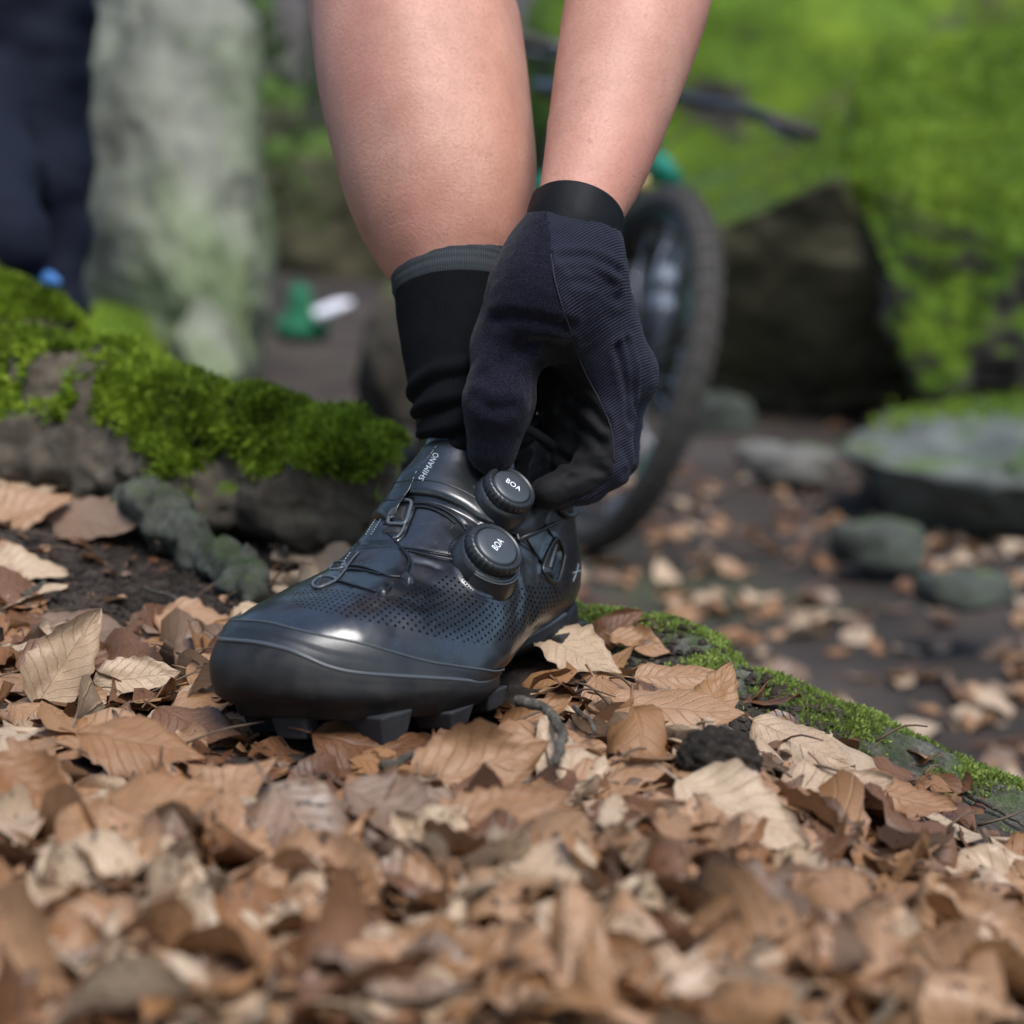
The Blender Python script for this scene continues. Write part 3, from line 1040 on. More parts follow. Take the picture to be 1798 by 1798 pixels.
bv, bq = sdf_mesh(body_sdf, (-.30, 1.0, .49), (.38, 1.86, 1.60), .0062)
bv = lap(bv, bq, 4)
fc = bv[bq].mean(1)
cloth = ((fc[:, 1] > 1.36) & (fc[:, 2] < 1.37)) | ((fc[:, 2] > 1.04) & (fc[:, 1] > 1.3) & (fc[:, 2] < 1.36))
obj('body', bv, bq, [M_SKIN, M_SHORTS], rider, RINV, mat_idx=cloth.astype(int))

# ---- sock
def tube_rings(ctrs, radii, nr, na, ell=1.0, ell_dir=None):
    C_ = smooth_line(ctrs, nr); L = np.linspace(0, 1, len(radii))
    cl = np.r_[0, np.cumsum(np.linalg.norm(np.diff(np.asarray(ctrs), axis=0), axis=1))]; cl /= cl[-1]
    R_ = pchip(cl, radii, np.linspace(0, 1, nr))
    t, A, B = frames(C_)
    # fix the seam direction so that rings are comparable
    return C_, R_, t, A, B


def mat_sock(name, base, lo_, rib):
    t = NT(name); uv = t.new('TexCoord').outputs['UV']; sp = t.new('SeparateXYZ'); t.link(uv, sp.inputs[0])
    w = t.math('SINE', t.math('MULTIPLY', sp.outputs[0], rib * 2 * math.pi)); w2 = t.math('SINE', t.math('MULTIPLY', sp.outputs[1], 420 * 2 * math.pi))
    ob = t.coord('Object'); n = t.noise(ob, 1200, 2); big = t.noise(ob, 50, 4)
    fac = t.math('MULTIPLY_ADD', w, .3, t.math('MULTIPLY', n, .8))
    t.color(t.mix(fac, lo_, base))
    t.set(Roughness=.9, Sheen_Weight=.0, Sheen_Roughness=.4, Specular_IOR_Level=.12)
    b = t.bump(w, .35, .0004); b = t.bump(w2, .15, .0003, b); t.bump(n, .3, .0004, b); return t.m


M_SOCK = mat_sock('sock_black_knit', (.0034, .0040, .0056), (.0016, .0018, .0026), 150)
M_SOCKCUFF = mat_sock('sock_grey_band', (.050, .057, .064), (.024, .028, .032), 170)
s_c = [at(800, 450, 1.135), at(803, 505, 1.128), at(806, 560, 1.122), at(815, 640, 1.113), at(828, 700, 1.108), at(844, 760, 1.108), at(858, 820, 1.112), at(866, 870, 1.11)]
s_r = [.0440, .0418, .0403, .0386, .0380, .0376, .0350, .031]
nr, na = 220, 200
C_, R_, t_, A_, B_ = tube_rings(s_c, s_r, nr, na)
an = np.arange(na) / na * 2 * np.pi
dirs = np.cos(an)[None, :, None] * A_[:, None] + np.sin(an)[None, :, None] * B_[:, None]
S_ = np.linspace(0, 1, nr)
rr = np.repeat(R_[:, None], na, 1)
SS = np.repeat(S_[:, None], na, 1); AA = np.repeat(an[None], nr, 0)
base_p = C_[:, None] + dirs * rr[..., None]
wob = fbm(base_p * np.array([28, 28, 16]), 2)
# folds above the shoe: the cloth hangs in slanting rolls
for s0, amp, wd, tilt in ((.545, .0030, .022, .015), (.615, .0032, .022, -.012), (.685, .0036, .026, .010), (.750, .0026, .020, -.014), (.80, .0022, .018, .01)):
    ph = SS - s0 - tilt * np.cos(AA + s0 * 30) - .022 * wob
    rr += amp * np.exp(-(ph / wd) ** 2) - amp * .55 * np.exp(-((ph - wd * 1.55) / (wd * .55)) ** 2)
rr += .0009 * fbm(base_p * 45, 3)
CUFF = .175
sock_p = C_[:, None] + dirs * rr[..., None]
k0 = int(CUFF * nr) - 1
uvs = np.stack([AA / (2 * np.pi), SS * .36], -1)
sock = obj('sock', sock_p[k0 - 2:].reshape(-1, 3), grid_faces(nr - k0 + 2, na, True), M_SOCK, rider, RINV, uv=uvs[k0 - 2:].reshape(-1, 2))
# grey turned band at the top, a touch thicker than the sock
wav = .012 * np.sin(AA * 2 + .6)
rows = []
ks = np.linspace(0, k0 + 1, 34)
prof_h = []
for i, kf in enumerate(ks):
    k = int(kf); s = i / 33
    hgt = .0011 * np.clip(np.sin(np.pi * np.clip(s, 0.0, 1)) * 3, 0, 1)
    if i == 0: hgt = -.0035
    if i == 33: hgt = -.0004
    rows.append(sock_p[k] + dirs[k] * (hgt + .0002 * np.sin(s * 40)))
rows.insert(1, sock_p[0] + dirs[0] * -.0008 + t_[0] * -.0008)
obj('sock_band', np.array(rows).reshape(-1, 3), grid_faces(35, na, True), M_SOCKCUFF, sock, uv=np.concatenate([uvs[:1], uvs[ks.astype(int)]]).reshape(-1, 2), inv=RINV)
# ---- glove: one continuous skin over palm, thumb and four bent fingers
DZ = D1[2]
d0 = DZ + .022
J = dict(
    wr=at(1003, 420, 1.060), wr2=at(990, 470, 1.062),
    tc=at(950, 520, 1.052), tm=at(893, 602, d0 - .012), ti=at(876, 706, d0 - .018), tt=at(864, 790, d0 - .010),
    im=at(1068, 640, d0 + .012), ip=at(1066, 812, d0 + .016), idd=at(1020, 846, d0 + .012), it=at(962, 866, d0 + .004),
    mm=at(1092, 660, d0 + .034), mp=at(1078, 800, d0 + .044), md=at(1030, 846, d0 + .042), mt=at(975, 868, d0 + .038),
    rm=at(1084, 668, d0 + .056), rp=at(1062, 780, d0 + .070), rd=at(1005, 800, d0 + .066), rt=at(958, 752, d0 + .060),
    pm=at(1058, 660, d0 + .076), pp=at(1034, 750, d0 + .090), pd=at(985, 740, d0 + .082), pt=at(956, 690, d0 + .074))
HAND = [
    (J['wr'], J['wr2'], .0275, .0285, .02),
    (J['wr2'], J['im'], .0270, .0185, .022), (J['wr2'], J['mm'], .027, .0190, .022), (J['wr2'], J['rm'], .025, .018, .022), (J['wr2'], J['pm'], .023, .016, .022),
    (J['im'], J['mm'], .0175, .0175, .014), (J['mm'], J['rm'], .0175, .017, .014), (J['rm'], J['pm'], .017, .016, .014),
    (J['wr2'], J['tc'], .026, .0255, .02), (J['tc'], J['tm'], .0255, .0215, .018), (J['tm'], J['ti'], .0212, .0212, .010), (J['ti'], J['tt'], .0212, .0158, .008),
    (J['tc'], at(1020, 610, d0 + .006), .022, .014, .024),                                         # web of the thumb
    (at(985, 500, d0 + .045), at(980, 660, d0 + .070), .022, .022, .012),
    (at(1000, 660, d0 + .040), at(1008, 800, d0 + .044), .020, .019, .010), (at(1035, 690, d0 + .030), at(1040, 800, d0 + .032), .015, .014, .008),
    (J['im'], J['ip'], .0180, .0160, .008), (J['ip'], J['idd'], .0158, .0138, .006), (J['idd'], J['it'], .0138, .0115, .006),
    (J['mm'], J['mp'], .0178, .0158, .005), (J['mp'], J['md'], .0155, .0138, .005), (J['md'], J['mt'], .0138, .0115, .005),
    (J['rm'], J['rp'], .0170, .0152, .005), (J['rp'], J['rd'], .0150, .0134, .005), (J['rd'], J['rt'], .0134, .0112, .005),
    (J['pm'], J['pp'], .0155, .0138, .005), (J['pp'], J['pd'], .0136, .0122, .005), (J['pd'], J['pt'], .0122, .0105, .005)]


def hand_sdf(P): return chain_sdf(P, HAND, .01)


pts_ = np.array(list(J.values()))
gv, gq = sdf_mesh(hand_sdf, pts_.min(0) - .034, pts_.max(0) + .034, .0016)
gv = lap(gv, gq, 4)
gn = vert_normals(gv, gq)
if (gn * (gv - gv.mean(0))).sum() < 0: gn = -gn; gq = gq[:, ::-1].copy()
gpx = px_of(gv)
# cloth relief: loose folds along the thumb web, creases at the joints, soft wrinkles elsewhere
h = .0010 * fbm(gv * 55, 3) + .0004 * fbm(gv * 160, 2)


def crease(p0, p1, width, amp, bulge=.5):
    """fold line between two points inside the hand surface"""
    r_ = width * 6
    near = np.all((gv > p0.min(0) - r_) & (gv < p0.max(0) + r_), axis=1)
    d = np.full(len(gv), 1.0); d[near] = seg_dist(gv[near], p0)
    return -amp * np.exp(-(d / width) ** 2) + amp * bulge * np.exp(-((d - width * 2.2) / width) ** 2)


_gb = BVHTree.FromPolygons([tuple(p) for p in gv], [tuple(int(i) for i in q) for q in gq])


def on_glove(pts, n):
    out = []
    for p in smooth_line(pts, n):
        hh = _gb.ray_cast(Vector(C0), Vector(ray_dir(*p)))
        if hh[0] is None: hh = _gb.find_nearest(Vector(at(p[0], p[1], d0)))
        out.append(np.array(hh[0]))
    return np.array(out)


SEAM = [(968, 446), (972, 480), (980, 515), (990, 548), (1001, 580), (1012, 618), (1030, 660), (1052, 702), (1072, 750), (1078, 800), (1072, 835), (1045, 862), (1000, 882)]
seam3 = on_glove(SEAM, 80)
for pts, w, a in (([(868, 560), (900, 556), (950, 566), (1000, 574)], .0035, .0014), ([(885, 640), (905, 618), (945, 606), (985, 614)], .0050, .0022),
                  ([(1100, 600), (1112, 660), (1114, 720)], .0022, .0020), ([(1085, 610), (1102, 680), (1106, 740)], .0026, .0026),
                  ([(838, 700), (860, 716), (900, 716)], .0040, .0014), ([(850, 660), (880, 668), (915, 662)], .0045, .0010),
                  ([(1000, 470), (1040, 474), (1080, 500)], .0026, .0016), ([(985, 452), (1040, 455), (1088, 478)], .0026, .0016), ([(1010, 490), (1050, 498), (1086, 525)], .0030, .0012),
                  ([(1010, 700), (1035, 715), (1060, 745)], .0030, .0018), ([(985, 720), (1020, 745), (1055, 780)], .0030, .0018), ([(980, 800), (1010, 815), (1050, 820)], .0028, .0016),
                  ([(1000, 840), (1030, 830), (1060, 828)], .0022, .0012), ([(1095, 790), (1106, 812), (1112, 840)], .0030, .0012)):
    h = h + crease(on_glove(pts, 24), None, w, a)
h = h - .0007 * np.exp(-(seg_dist(gv, seam3) / .0008) ** 2)
gv2 = gv + gn * h[:, None]
# panels: fleece over the thumb, ribbed cloth over the back of the hand, suede on the palm side
poly_thumb = [(960, 370)] + SEAM[:6] + [(1000, 612), (960, 600), (930, 640), (935, 700), (930, 760), (920, 815), (870, 840), (780, 860), (760, 600), (860, 370)]
front = (gn * (gv - C0)).sum(1) < 0
back_dir = at(1130, 560, d0 - .03) - at(1010, 560, d0 + .02); back_dir /= np.linalg.norm(back_dir)
dthumb = chain_sdf(gv, [HAND[9], HAND[10], HAND[11]], .002); drest = chain_sdf(gv, HAND[1:8] + HAND[16:], .002)
fleece = in_poly(gpx, poly_thumb) & front | (~front & (dthumb < drest))
poly_back = [(960, 370)] + SEAM + [(960, 905), (1160, 905), (1160, 370)]
ribbed = (in_poly(gpx, poly_back) & front) | (~front & ~fleece & (gn @ back_dir > .1))
pan = np.where(fleece, 0.0, np.where(ribbed, 1.0, 2.0))


def mat_glove(kind):
    t = NT('glove_' + kind); ob = t.coord('Object')
    if kind == 'fleece':
        n = t.noise(ob, 900, 3, .7); n2 = t.noise(ob, 1300, 2); big = t.noise(ob, 60, 3)
        t.color(t.mix(t.ramp(n, [(.40, (0, 0, 0)), (.66, (1, 1, 1))]), (.003, .003, .007), (.014, .014, .027)))
        t.set(Roughness=.95, Sheen_Weight=.10, Sheen_Roughness=.3, Specular_IOR_Level=.15)
        b = t.bump(n, .8, .0012); t.bump(n2, .5, .0006, b)
    elif kind == 'rib':
        mp = t.coord('Object', 1.0, (0.25, math.radians(34), math.radians(18)))
        sp = t.new('SeparateXYZ'); t.link(mp, sp.inputs[0])
        w = t.math('SINE', t.math('MULTIPLY', t.math('ADD', sp.outputs[2], t.math('MULTIPLY', t.noise(ob, 14, 2), .006)), 2 * math.pi / .0016))
        n = t.noise(ob, 1500, 2)
        t.color(t.mix(t.math('MULTIPLY_ADD', w, .5, .5), (.004, .0045, .011), (.014, .016, .033)))
        t.set(Roughness=.82, Sheen_Weight=.04, Sheen_Roughness=.4, Specular_IOR_Level=.25)
        b = t.bump(w, .6, .0004); t.bump(n, .3, .0004, b)
    else:
        n = t.noise(ob, 900, 3, .7); big = t.noise(ob, 70, 4)
        t.color(t.mix(big, (.0025, .0025, .003), (.008, .008, .009)))
        t.set(Roughness=.7, Sheen_Weight=.03, Specular_IOR_Level=.18); t.bump(n, .5, .0008)
    return t.m


fpan = np.round(np.median(pan[gq], axis=1)).astype(int)
glove = obj('glove', gv2, gq, [mat_glove('fleece'), mat_glove('rib'), mat_glove('suede')], rider, RINV, mat_idx=fpan)
# seam cord between the two panels
v, f = tube(seam3[:62] + 0.0003 * np.array([0, -1, .3]), .0006, 5)
obj('seam', v, f, simple('glove_seam_thread', (.012, .012, .020), .8), glove, RINV)
# elastic wrist cuff
M_GCUFF = mat_cloth('glove_cuff_neoprene', (.0035, .004, .005), .6, .0, 700, .25)
cc = [at(1013, 372, 1.066), at(1006, 398, 1.061), at(1000, 428, 1.059), at(996, 452, 1.060)]
C2, R2, t2, A2, B2 = tube_rings(cc, [.0288, .0288, .0292, .0300], 30, 96)
an = np.arange(96) / 96 * 2 * np.pi
dr2 = np.cos(an)[None, :, None] * A2[:, None] + np.sin(an)[None, :, None] * B2[:, None]
hh = np.full(30, .0012); hh[-1] = -.0015; hh[-2] = .0006; hh[-3] = .0013
Pc_ = C2[:, None] + dr2 * (R2 + hh)[:, None, None] + .0006 * fbm((C2[:, None] + dr2 * R2[:, None, None]) * 70, 2)[..., None] * dr2
inner = C2[:1, None] + dr2[:1] * (R2[0] - .0015) + 0 * dr2[:1]
inner2 = C2[8:9, None] + dr2[8:9] * (R2[8] - .0020)
lipm = C2[:1, None] + dr2[:1] * (R2[0] + .0004) - t2[0] * .0010
Pc_ = np.concatenate([inner2, inner, lipm, Pc_])
obj('wrist_cuff', Pc_.reshape(-1, 3), grid_faces(33, 96, True), M_GCUFF, glove, RINV)
# ------------------------------------------------------------------ ground, bank, path
_rp = [on_plane(px, py, z)[:2] for px, py, z in ((1990, 1560, .27), (1798, 1446, .300), (1700, 1392, .315), (1600, 1346, .331), (1500, 1298, .347), (1440, 1258, .360), (1325, 1206, .381), (1290, 1158, .388), (1200, 1122, .396), (1110, 1098, .400), (1045, 1085, .404))]
RIDGE = np.array([(_rp[0][0] + .10, .30)] + [tuple(k) for k in _rp] + [(-.03, 1.42), (-.2, 1.56), (-.6, 1.74), (-1.2, 1.8), (-2.4, 1.8)])


def ridge_s(x, y):
    """signed distance to the bank's edge, positive beyond it"""
    P = np.stack([x, y], -1); d = seg_dist(P, RIDGE)
    poly = np.concatenate([RIDGE, [(-2.4, -1.0), (RIDGE[0, 0], -1.0)]])
    return np.where(in_poly(P, poly), -d, d)


def path_z(x, y):
    r = np.hypot(x, y)
    z = .022 * fbm(np.stack([x * 1.9, y * 1.9, 0 * x], -1), 4)
    side = sstep(1.2, 4.5, np.abs(x - .1 + .02 * y)) * sstep(4.5, 8, y) * .55
    z = z + side * (1 + .6 * fbm(np.stack([x * .5, y * .5, 0 * x + 3], -1), 3)) * sstep(3, 6, y)
    z = z + sstep(11, 60, y) * 9.0 + sstep(3, 30, np.abs(x)) * sstep(2, 12, r) * 4.0 + .25 * fbm(np.stack([x * .2, y * .2, 0 * x + 9], -1), 3) * sstep(6, 14, r)
    return z - .02


def bank_z(x, y):
    s = ridge_s(x, y)
    p3 = np.stack([x, y, 0 * x], -1)
    z = .404 + .014 * fbm(p3 * 7, 3) + .005 * fbm(p3 * 26, 3)
    z = z + .065 * sstep(-.12, -.55, x) * sstep(.95, 1.55, y)
    z = z + .012 * sstep(-.05, -.3, x) * sstep(.95, .7, y)
    z = z - .42 * np.logaddexp(0, (x - .115) / .02) * .02 - .010 * sstep(-.03, .012, s) + .017 * np.exp(-((s + .030) / .034) ** 2) * (x > .0)
    drop = np.maximum(s, 0)
    z = z - .52 * (1 - np.exp(-(drop / .16) ** 1.3)) * (1 + .3 * fbm(p3 * 9, 3))
    # the ground gives a little under the shoe
    L = (p3 * 1.0 + np.array([0, 0, .39]) - SHOE_LOC) @ SHOE_R / SHOE_S
    foot = np.exp(-((L[:, 0] - .14) / .16) ** 4 - (L[:, 1] / .075) ** 4)
    return z * (1 - foot) + (.4030 - .002 * sstep(.19, .26, L[:, 0]) + .010 * sstep(.13, .02, L[:, 0]) + .003 * fbm(p3 * 40, 2)) * foot


def mat_soil(name, dark, mid, scale, bump=.9):
    t = NT(name); ob = t.coord('Object')
    a = t.noise(ob, 11 * scale, 6, .65); b = t.noise(ob, 90 * scale, 5, .7); c = t.noise(ob, 400 * scale, 3)
    col = t.mix(t.ramp(a, [(.35, (0, 0, 0)), (.68, (1, 1, 1))]), dark, mid)
    col = t.mix(t.ramp(b, [(.52, (0, 0, 0)), (.75, (.8, .8, .8))]), col, tuple(min(1, k * 2.2) for k in mid))
    stone = t.mix(t.ramp(b, [(.38, (0, 0, 0)), (.62, (1, 1, 1))]), (.035, .034, .028), (.19, .185, .155))
    stone = t.mix(t.ramp(t.noise(ob, 40 * scale, 4), [(.46, (0, 0, 0)), (.60, (.8, .8, .8))]), stone, (.07, .11, .03))
    col = t.mix(t.math('MULTIPLY', t.attr('edge'), t.ramp(a, [(.30, (.3, .3, .3)), (.6, (1, 1, 1))])), col, stone)
    t.color(col); t.set(Roughness=.9, Specular_IOR_Level=.25)
    n = t.bump(b, bump, .012 / scale ** .5); t.bump(c, .6, .003, n); return t.m


M_SOIL = mat_soil('forest_soil', (.018, .014, .011), (.060, .046, .036), 1.0)


def mat_path():
    t = NT('trodden_path'); ob = t.coord('Object')
    a = t.noise(ob, 1.1, 6, .6); b = t.noise(ob, 9, 6, .7); c = t.noise(ob, 60, 4)
    col = t.mix(t.ramp(a, [(.38, (0, 0, 0)), (.62, (1, 1, 1))]), (.022, .017, .014), (.064, .051, .043))
    col = t.mix(t.ramp(b, [(.50, (0, 0, 0)), (.70, (.7, .7, .7))]), col, (.085, .047, .027))
    col = t.mix(t.ramp(t.noise(ob, .45, 5, .6), [(.55, (0, 0, 0)), (.72, (.75, .75, .75))]), col, (.06, .085, .03))
    t.color(col); t.set(Roughness=.9, Specular_IOR_Level=.25)
    n = t.bump(b, .8, .05); t.bump(c, .6, .01, n); return t.m


# far and near ground in one sheet, finer towards the camera
yy = np.r_[np.linspace(-4, 1.0, 20)[:-1], np.linspace(1.0, 8, 120)[:-1], np.linspace(8, 30, 90)[:-1], np.geomspace(30, 260, 40)]
xx = np.r_[-np.geomspace(260, 8, 36), np.linspace(-8, -2.5, 50)[1:], np.linspace(-2.5, 2.5, 110)[1:-1], np.linspace(2.5, 8, 50)[:-1], np.geomspace(8, 260, 36)]
X, Y = np.meshgrid(xx, yy, indexing='ij'); Zg = path_z(X.ravel(), Y.ravel())
tag(obj('ground', np.stack([X.ravel(), Y.ravel(), Zg], -1), grid_faces(len(xx), len(yy))[:, ::-1].copy(), mat_path()), kind='structure')
xb = np.r_[np.linspace(-2.3, -.75, 60)[:-1], np.linspace(-.75, .62, 330)]; yb = np.r_[np.linspace(.25, 1.75, 360), np.linspace(1.76, 2.6, 60)]
X, Y = np.meshgrid(xb, yb, indexing='ij'); Zb = bank_z(X.ravel(), Y.ravel())
Zb = np.maximum(Zb, path_z(X.ravel(), Y.ravel()) - .06)
tag(obj('bank', np.stack([X.ravel(), Y.ravel(), Zb], -1), grid_faces(len(xb), len(yb))[:, ::-1].copy(), M_SOIL, attrs={'edge': np.exp(-((ridge_s(X.ravel(), Y.ravel()) + .02) / .06) ** 2) * (X.ravel() > .02)}), kind='structure')


ZB_GRID = Zb.reshape(len(xb), len(yb))
RS_GRID = ridge_s(X.ravel(), Y.ravel()).reshape(len(xb), len(yb))


def grid_look(G, x, y):
    fx = np.interp(x, xb, np.arange(len(xb))); fy = np.interp(y, yb, np.arange(len(yb)))
    i = np.minimum(fx.astype(int), len(xb) - 2); j = np.minimum(fy.astype(int), len(yb) - 2); u, v = fx - i, fy - j
    return G[i, j] * (1 - u) * (1 - v) + G[i + 1, j] * u * (1 - v) + G[i, j + 1] * (1 - u) * v + G[i + 1, j + 1] * u * v


def bank_zf(x, y): return grid_look(ZB_GRID, x, y)
def ridge_f(x, y): return grid_look(RS_GRID, x, y)


_T = np.linspace(.5, 2.1, 260)


def bank_hit(px, py, fallback=False):
    """where the sight line through a pixel meets the bank"""
    v = ray_dir(px, py); P = C0 + _T[:, None] * v
    z = bank_zf(P[:, 0], P[:, 1]); k = np.argmax(P[:, 2] < z)
    if k and P[k, 2] < z[k] and P[k, 2] > .15:
        a = P[k - 1, 2] - z[k - 1]; b = z[k] - P[k, 2]
        return P[k - 1] + (P[k] - P[k - 1]) * (a / (a + b + 1e-12))
    return on_plane(px, py, .40) if fallback else None
# ------------------------------------------------------------------ rocks and moss
def mat_rock(name, dark, light, moss=(.085, .16, .018), moss_lo=.25, moss_hi=.6, amount=.5, scale=6.0):
    """stone with moss on what faces up; amount 0..1"""
    t = NT(name); ob = t.coord('Object')
    a = t.noise(ob, scale, 6, .65); b = t.noise(ob, scale * 9, 5, .7); c = t.noise(ob, scale * .6, 4, .6)
    stone = t.mix(t.ramp(a, [(.35, (0, 0, 0)), (.68, (1, 1, 1))]), dark, light)
    g = t.new('NewGeometry'); sp = t.new('SeparateXYZ'); t.link(g.outputs['Normal'], sp.inputs[0])
    m = t.math('ADD', sp.outputs[2], t.math('MULTIPLY_ADD', c, 2.2, -1.1 + (amount - .5) * 1.2))
    mf = t.ramp(m, [(moss_lo, (0, 0, 0)), (moss_hi, (1, 1, 1))])
    mc = t.mix(t.ramp(b, [(.35, (0, 0, 0)), (.68, (1, 1, 1))]), tuple(k * .35 for k in moss), moss)
    mc = t.mix(t.ramp(a, [(.45, (0, 0, 0)), (.75, (.6, .6, .6))]), mc, (moss[0] * 1.9, moss[1] * 1.5, moss[2] * 1.2))
    t.color(t.mix(mf, stone, mc)); t.set(Roughness=.92, Specular_IOR_Level=.2)
    n = t.bump(a, .6, .08 / scale); t.bump(b, .8, .03 / scale, n); return t.m


def hull_rock(name, pts, mat, cuts=5, amp=.03, freq=3.0, parent=None, seed=0, smooth_it=3):
    bm = bmesh.new()
    for p in pts: bm.verts.new(tuple(p))
    r = bmesh.ops.convex_hull(bm, input=bm.verts)
    bmesh.ops.delete(bm, geom=[g for g in r['geom_interior'] if isinstance(g, bmesh.types.BMVert)], context='VERTS')
    bmesh.ops.triangulate(bm, faces=bm.faces)
    for k in range(cuts):
        L = [e for e in bm.edges if e.calc_length() > .06 * 2 ** (0)] if k else bm.edges[:]
        bmesh.ops.subdivide_edges(bm, edges=bm.edges[:], cuts=1, use_grid_fill=True)
        if k < smooth_it: bmesh.ops.smooth_vert(bm, verts=bm.verts, factor=.35, use_axis_x=True, use_axis_y=True, use_axis_z=True)
    bm.normal_update()
    v = np.array([q.co[:] for q in bm.verts]); n = np.array([q.normal[:] for q in bm.verts]); f = [tuple(q.index for q in p.verts) for p in bm.faces]
    bm.verts.index_update(); bm.free()
    v = v + n * (amp * fbm(v * freq + seed * 7.3, 5, .55))[:, None]
    c = np.array([v[:, 0].mean(), v[:, 1].mean(), v[:, 2].min()])
    o = obj(name, v - c, f, mat, parent); o.location = c
    return o, v, n, f


def sdf_rock(name, chain, mat, h, amp, freq, k=.03, seed=0, parent=None, loc=None):
    P = np.array([c for ch in chain for c in ch[:2]]); r = max(max(ch[2:4]) for ch in chain) + .04
    v, q = sdf_mesh(lambda p: chain_sdf(p, chain, k) - amp * fbm(p * freq + seed, 4, .55), P.min(0) - r, P.max(0) + r, h)
    n = vert_normals(v, q)
    if (n * (v - v.mean(0))).sum() < 0: n = -n; q = q[:, ::-1].copy()
    return v, q, n


def moss_mesh(P, N, size, blades, rng, lean=.6):
    """tufts of small pointed leaves at points P with normals N -> verts, tris, per-tuft random"""
    n = len(P)
    up = N + rng.normal(size=(n, 3)) * .25; up /= np.linalg.norm(up, axis=1, keepdims=True)
    V, F, Rn = [], [], []
    rnd = rng.random(n)
    for b in range(blades):
        d = up + rng.normal(size=(n, 3)) * lean; d /= np.linalg.norm(d, axis=1, keepdims=True)
        side = np.cross(d, rng.normal(size=(n, 3))); side /= np.linalg.norm(side, axis=1, keepdims=True) + 1e-9
        L = size * (.5 + .8 * rng.random(n))[:, None]; w = L * .20
        base = P + rng.normal(size=(n, 3)) * size * .25 - N * size * .15
        mid = base + d * L * .55 + N * L * .1
        tip = base + d * L + up * L * .15
        V += [base, mid + side * w, mid - side * w, tip]; k = np.arange(n)
        o = len(V) - 4
        F += [np.stack([o * n + k, (o + 1) * n + k, (o + 3) * n + k], -1), np.stack([o * n + k, (o + 3) * n + k, (o + 2) * n + k], -1)]
        Rn += [rnd * .8 + .0, rnd * .8 + .15, rnd * .8 + .15, rnd * .8 + .2]
    return np.concatenate(V), np.concatenate(F), np.concatenate(Rn)


def mat_moss(name, lo_, mid, hi_):
    t = NT(name); a = t.attr('rnd'); ob = t.coord('Object'); n = t.noise(ob, 14, 4)
    f = t.math('ADD', t.math('MULTIPLY', a, .6), t.math('MULTIPLY_ADD', n, 1.2, -.42))
    t.color(t.ramp(f, [(.12, lo_), (.45, mid), (.85, hi_)])); t.set(Roughness=.75, Specular_IOR_Level=.25)
    tr = t.new('BsdfTranslucent'); mx = t.new('MixShader'); mx.inputs[0].default_value = .35
    t.link(t.b.inputs['Base Color'].links[0].from_socket, tr.inputs[0])
    t.link(t.b.outputs[0], mx.inputs[1]); t.link(tr.outputs[0], mx.inputs[2]); t.link(mx.outputs[0], t.out.inputs[0])
    return t.m


M_MOSS = mat_moss('moss_green', (.030, .042, .007), (.130, .205, .012), (.36, .48, .045))
M_MOSS2 = mat_moss('moss_grey_green', (.050, .066, .020), (.165, .225, .040), (.34, .42, .11))
rng = np.random.default_rng(11)


def scatter_on(v, q, n, normals, count, keep):
    """random points on faces that pass keep(points, normals)"""
    c = v[q].mean(1); a = np.linalg.norm(np.cross(v[q[:, 1]] - v[q[:, 0]], v[q[:, 2]] - v[q[:, 0]]), axis=1)
    fn = normals[q].mean(1); fn /= np.linalg.norm(fn, axis=1, keepdims=True) + 1e-9
    w = a * keep(c, fn); w = w / w.sum()
    k = rng.choice(len(q), count, p=w)
    u = rng.random((count, 2)); p = v[q[k, 0]] + (v[q[k, 1]] - v[q[k, 0]]) * u[:, :1] + (v[q[k, -1]] - v[q[k, 0]]) * u[:, 1:]
    return p, fn[k]


M_ROOTROCK = mat_rock('dark_mossy_stone', (.030, .024, .018), (.115, .095, .072), (.075, .13, .012), .55, .9, .36, 22)
chain = spline_chain([at(-160, 690, 1.66), at(20, 705, 1.62), at(150, 712, 1.58), at(330, 775, 1.52), at(480, 800, 1.48), at(600, 842, 1.45), at(662, 890, 1.43)], [.055, .056, .054, .045, .047, .046, .030], 14)
chain += [(at(30, 780, 1.58), at(330, 860, 1.48), .05, .035), (at(330, 860, 1.48), at(600, 920, 1.44), .035, .03), (at(-80, 590, 1.80), at(60, 600, 1.78), .075, .045), (at(-120, 760, 1.65), at(100, 800, 1.60), .06, .05)]
v, q, n = sdf_rock('mossy_rock', chain, None, .0055, .024, 19, .02, 2)
v = v + n * (.006 * fbm(v * 70, 3))[:, None]
mr = empty('mossy_rock', tuple(at(330, 900, 1.50))); tag(mr, 'low rock ridge cushioned in bright green moss behind the shoe', 'rock')
MI = Matrix.Translation(-mr.location)
obj('stone', v, q, M_ROOTROCK, mr, MI)


def keep_moss(p, fn):
    m = fbm(p * 15 + 5, 3) + .25 * fbm(p * 50, 2)
    px = px_of(p)
    low = sstep(60, 150, px[:, 1] - np.interp(px[:, 0], [0, 150, 330, 480, 600, 690], [640, 640, 700, 730, 760, 860]))
    return np.clip(fn[:, 2] * .8 + .14 + m * 2.2 - 1.1 * low - .55 * sstep(560, 680, px[:, 0]), 0, 1) * ((fn * (p - C0)).sum(1) < .2)


P, N = scatter_on(v, q, None, n, 26000, keep_moss)
mv, mf, mrn = moss_mesh(P + N * (.007 * np.clip(fbm(P * 40, 2) + .10, 0, 1))[:, None], N, .0068, 5, rng)
obj('moss', mv, mf, M_MOSS, mr, MI, smooth=False, attrs={'rnd': mrn})['kind'] = 'stuff'

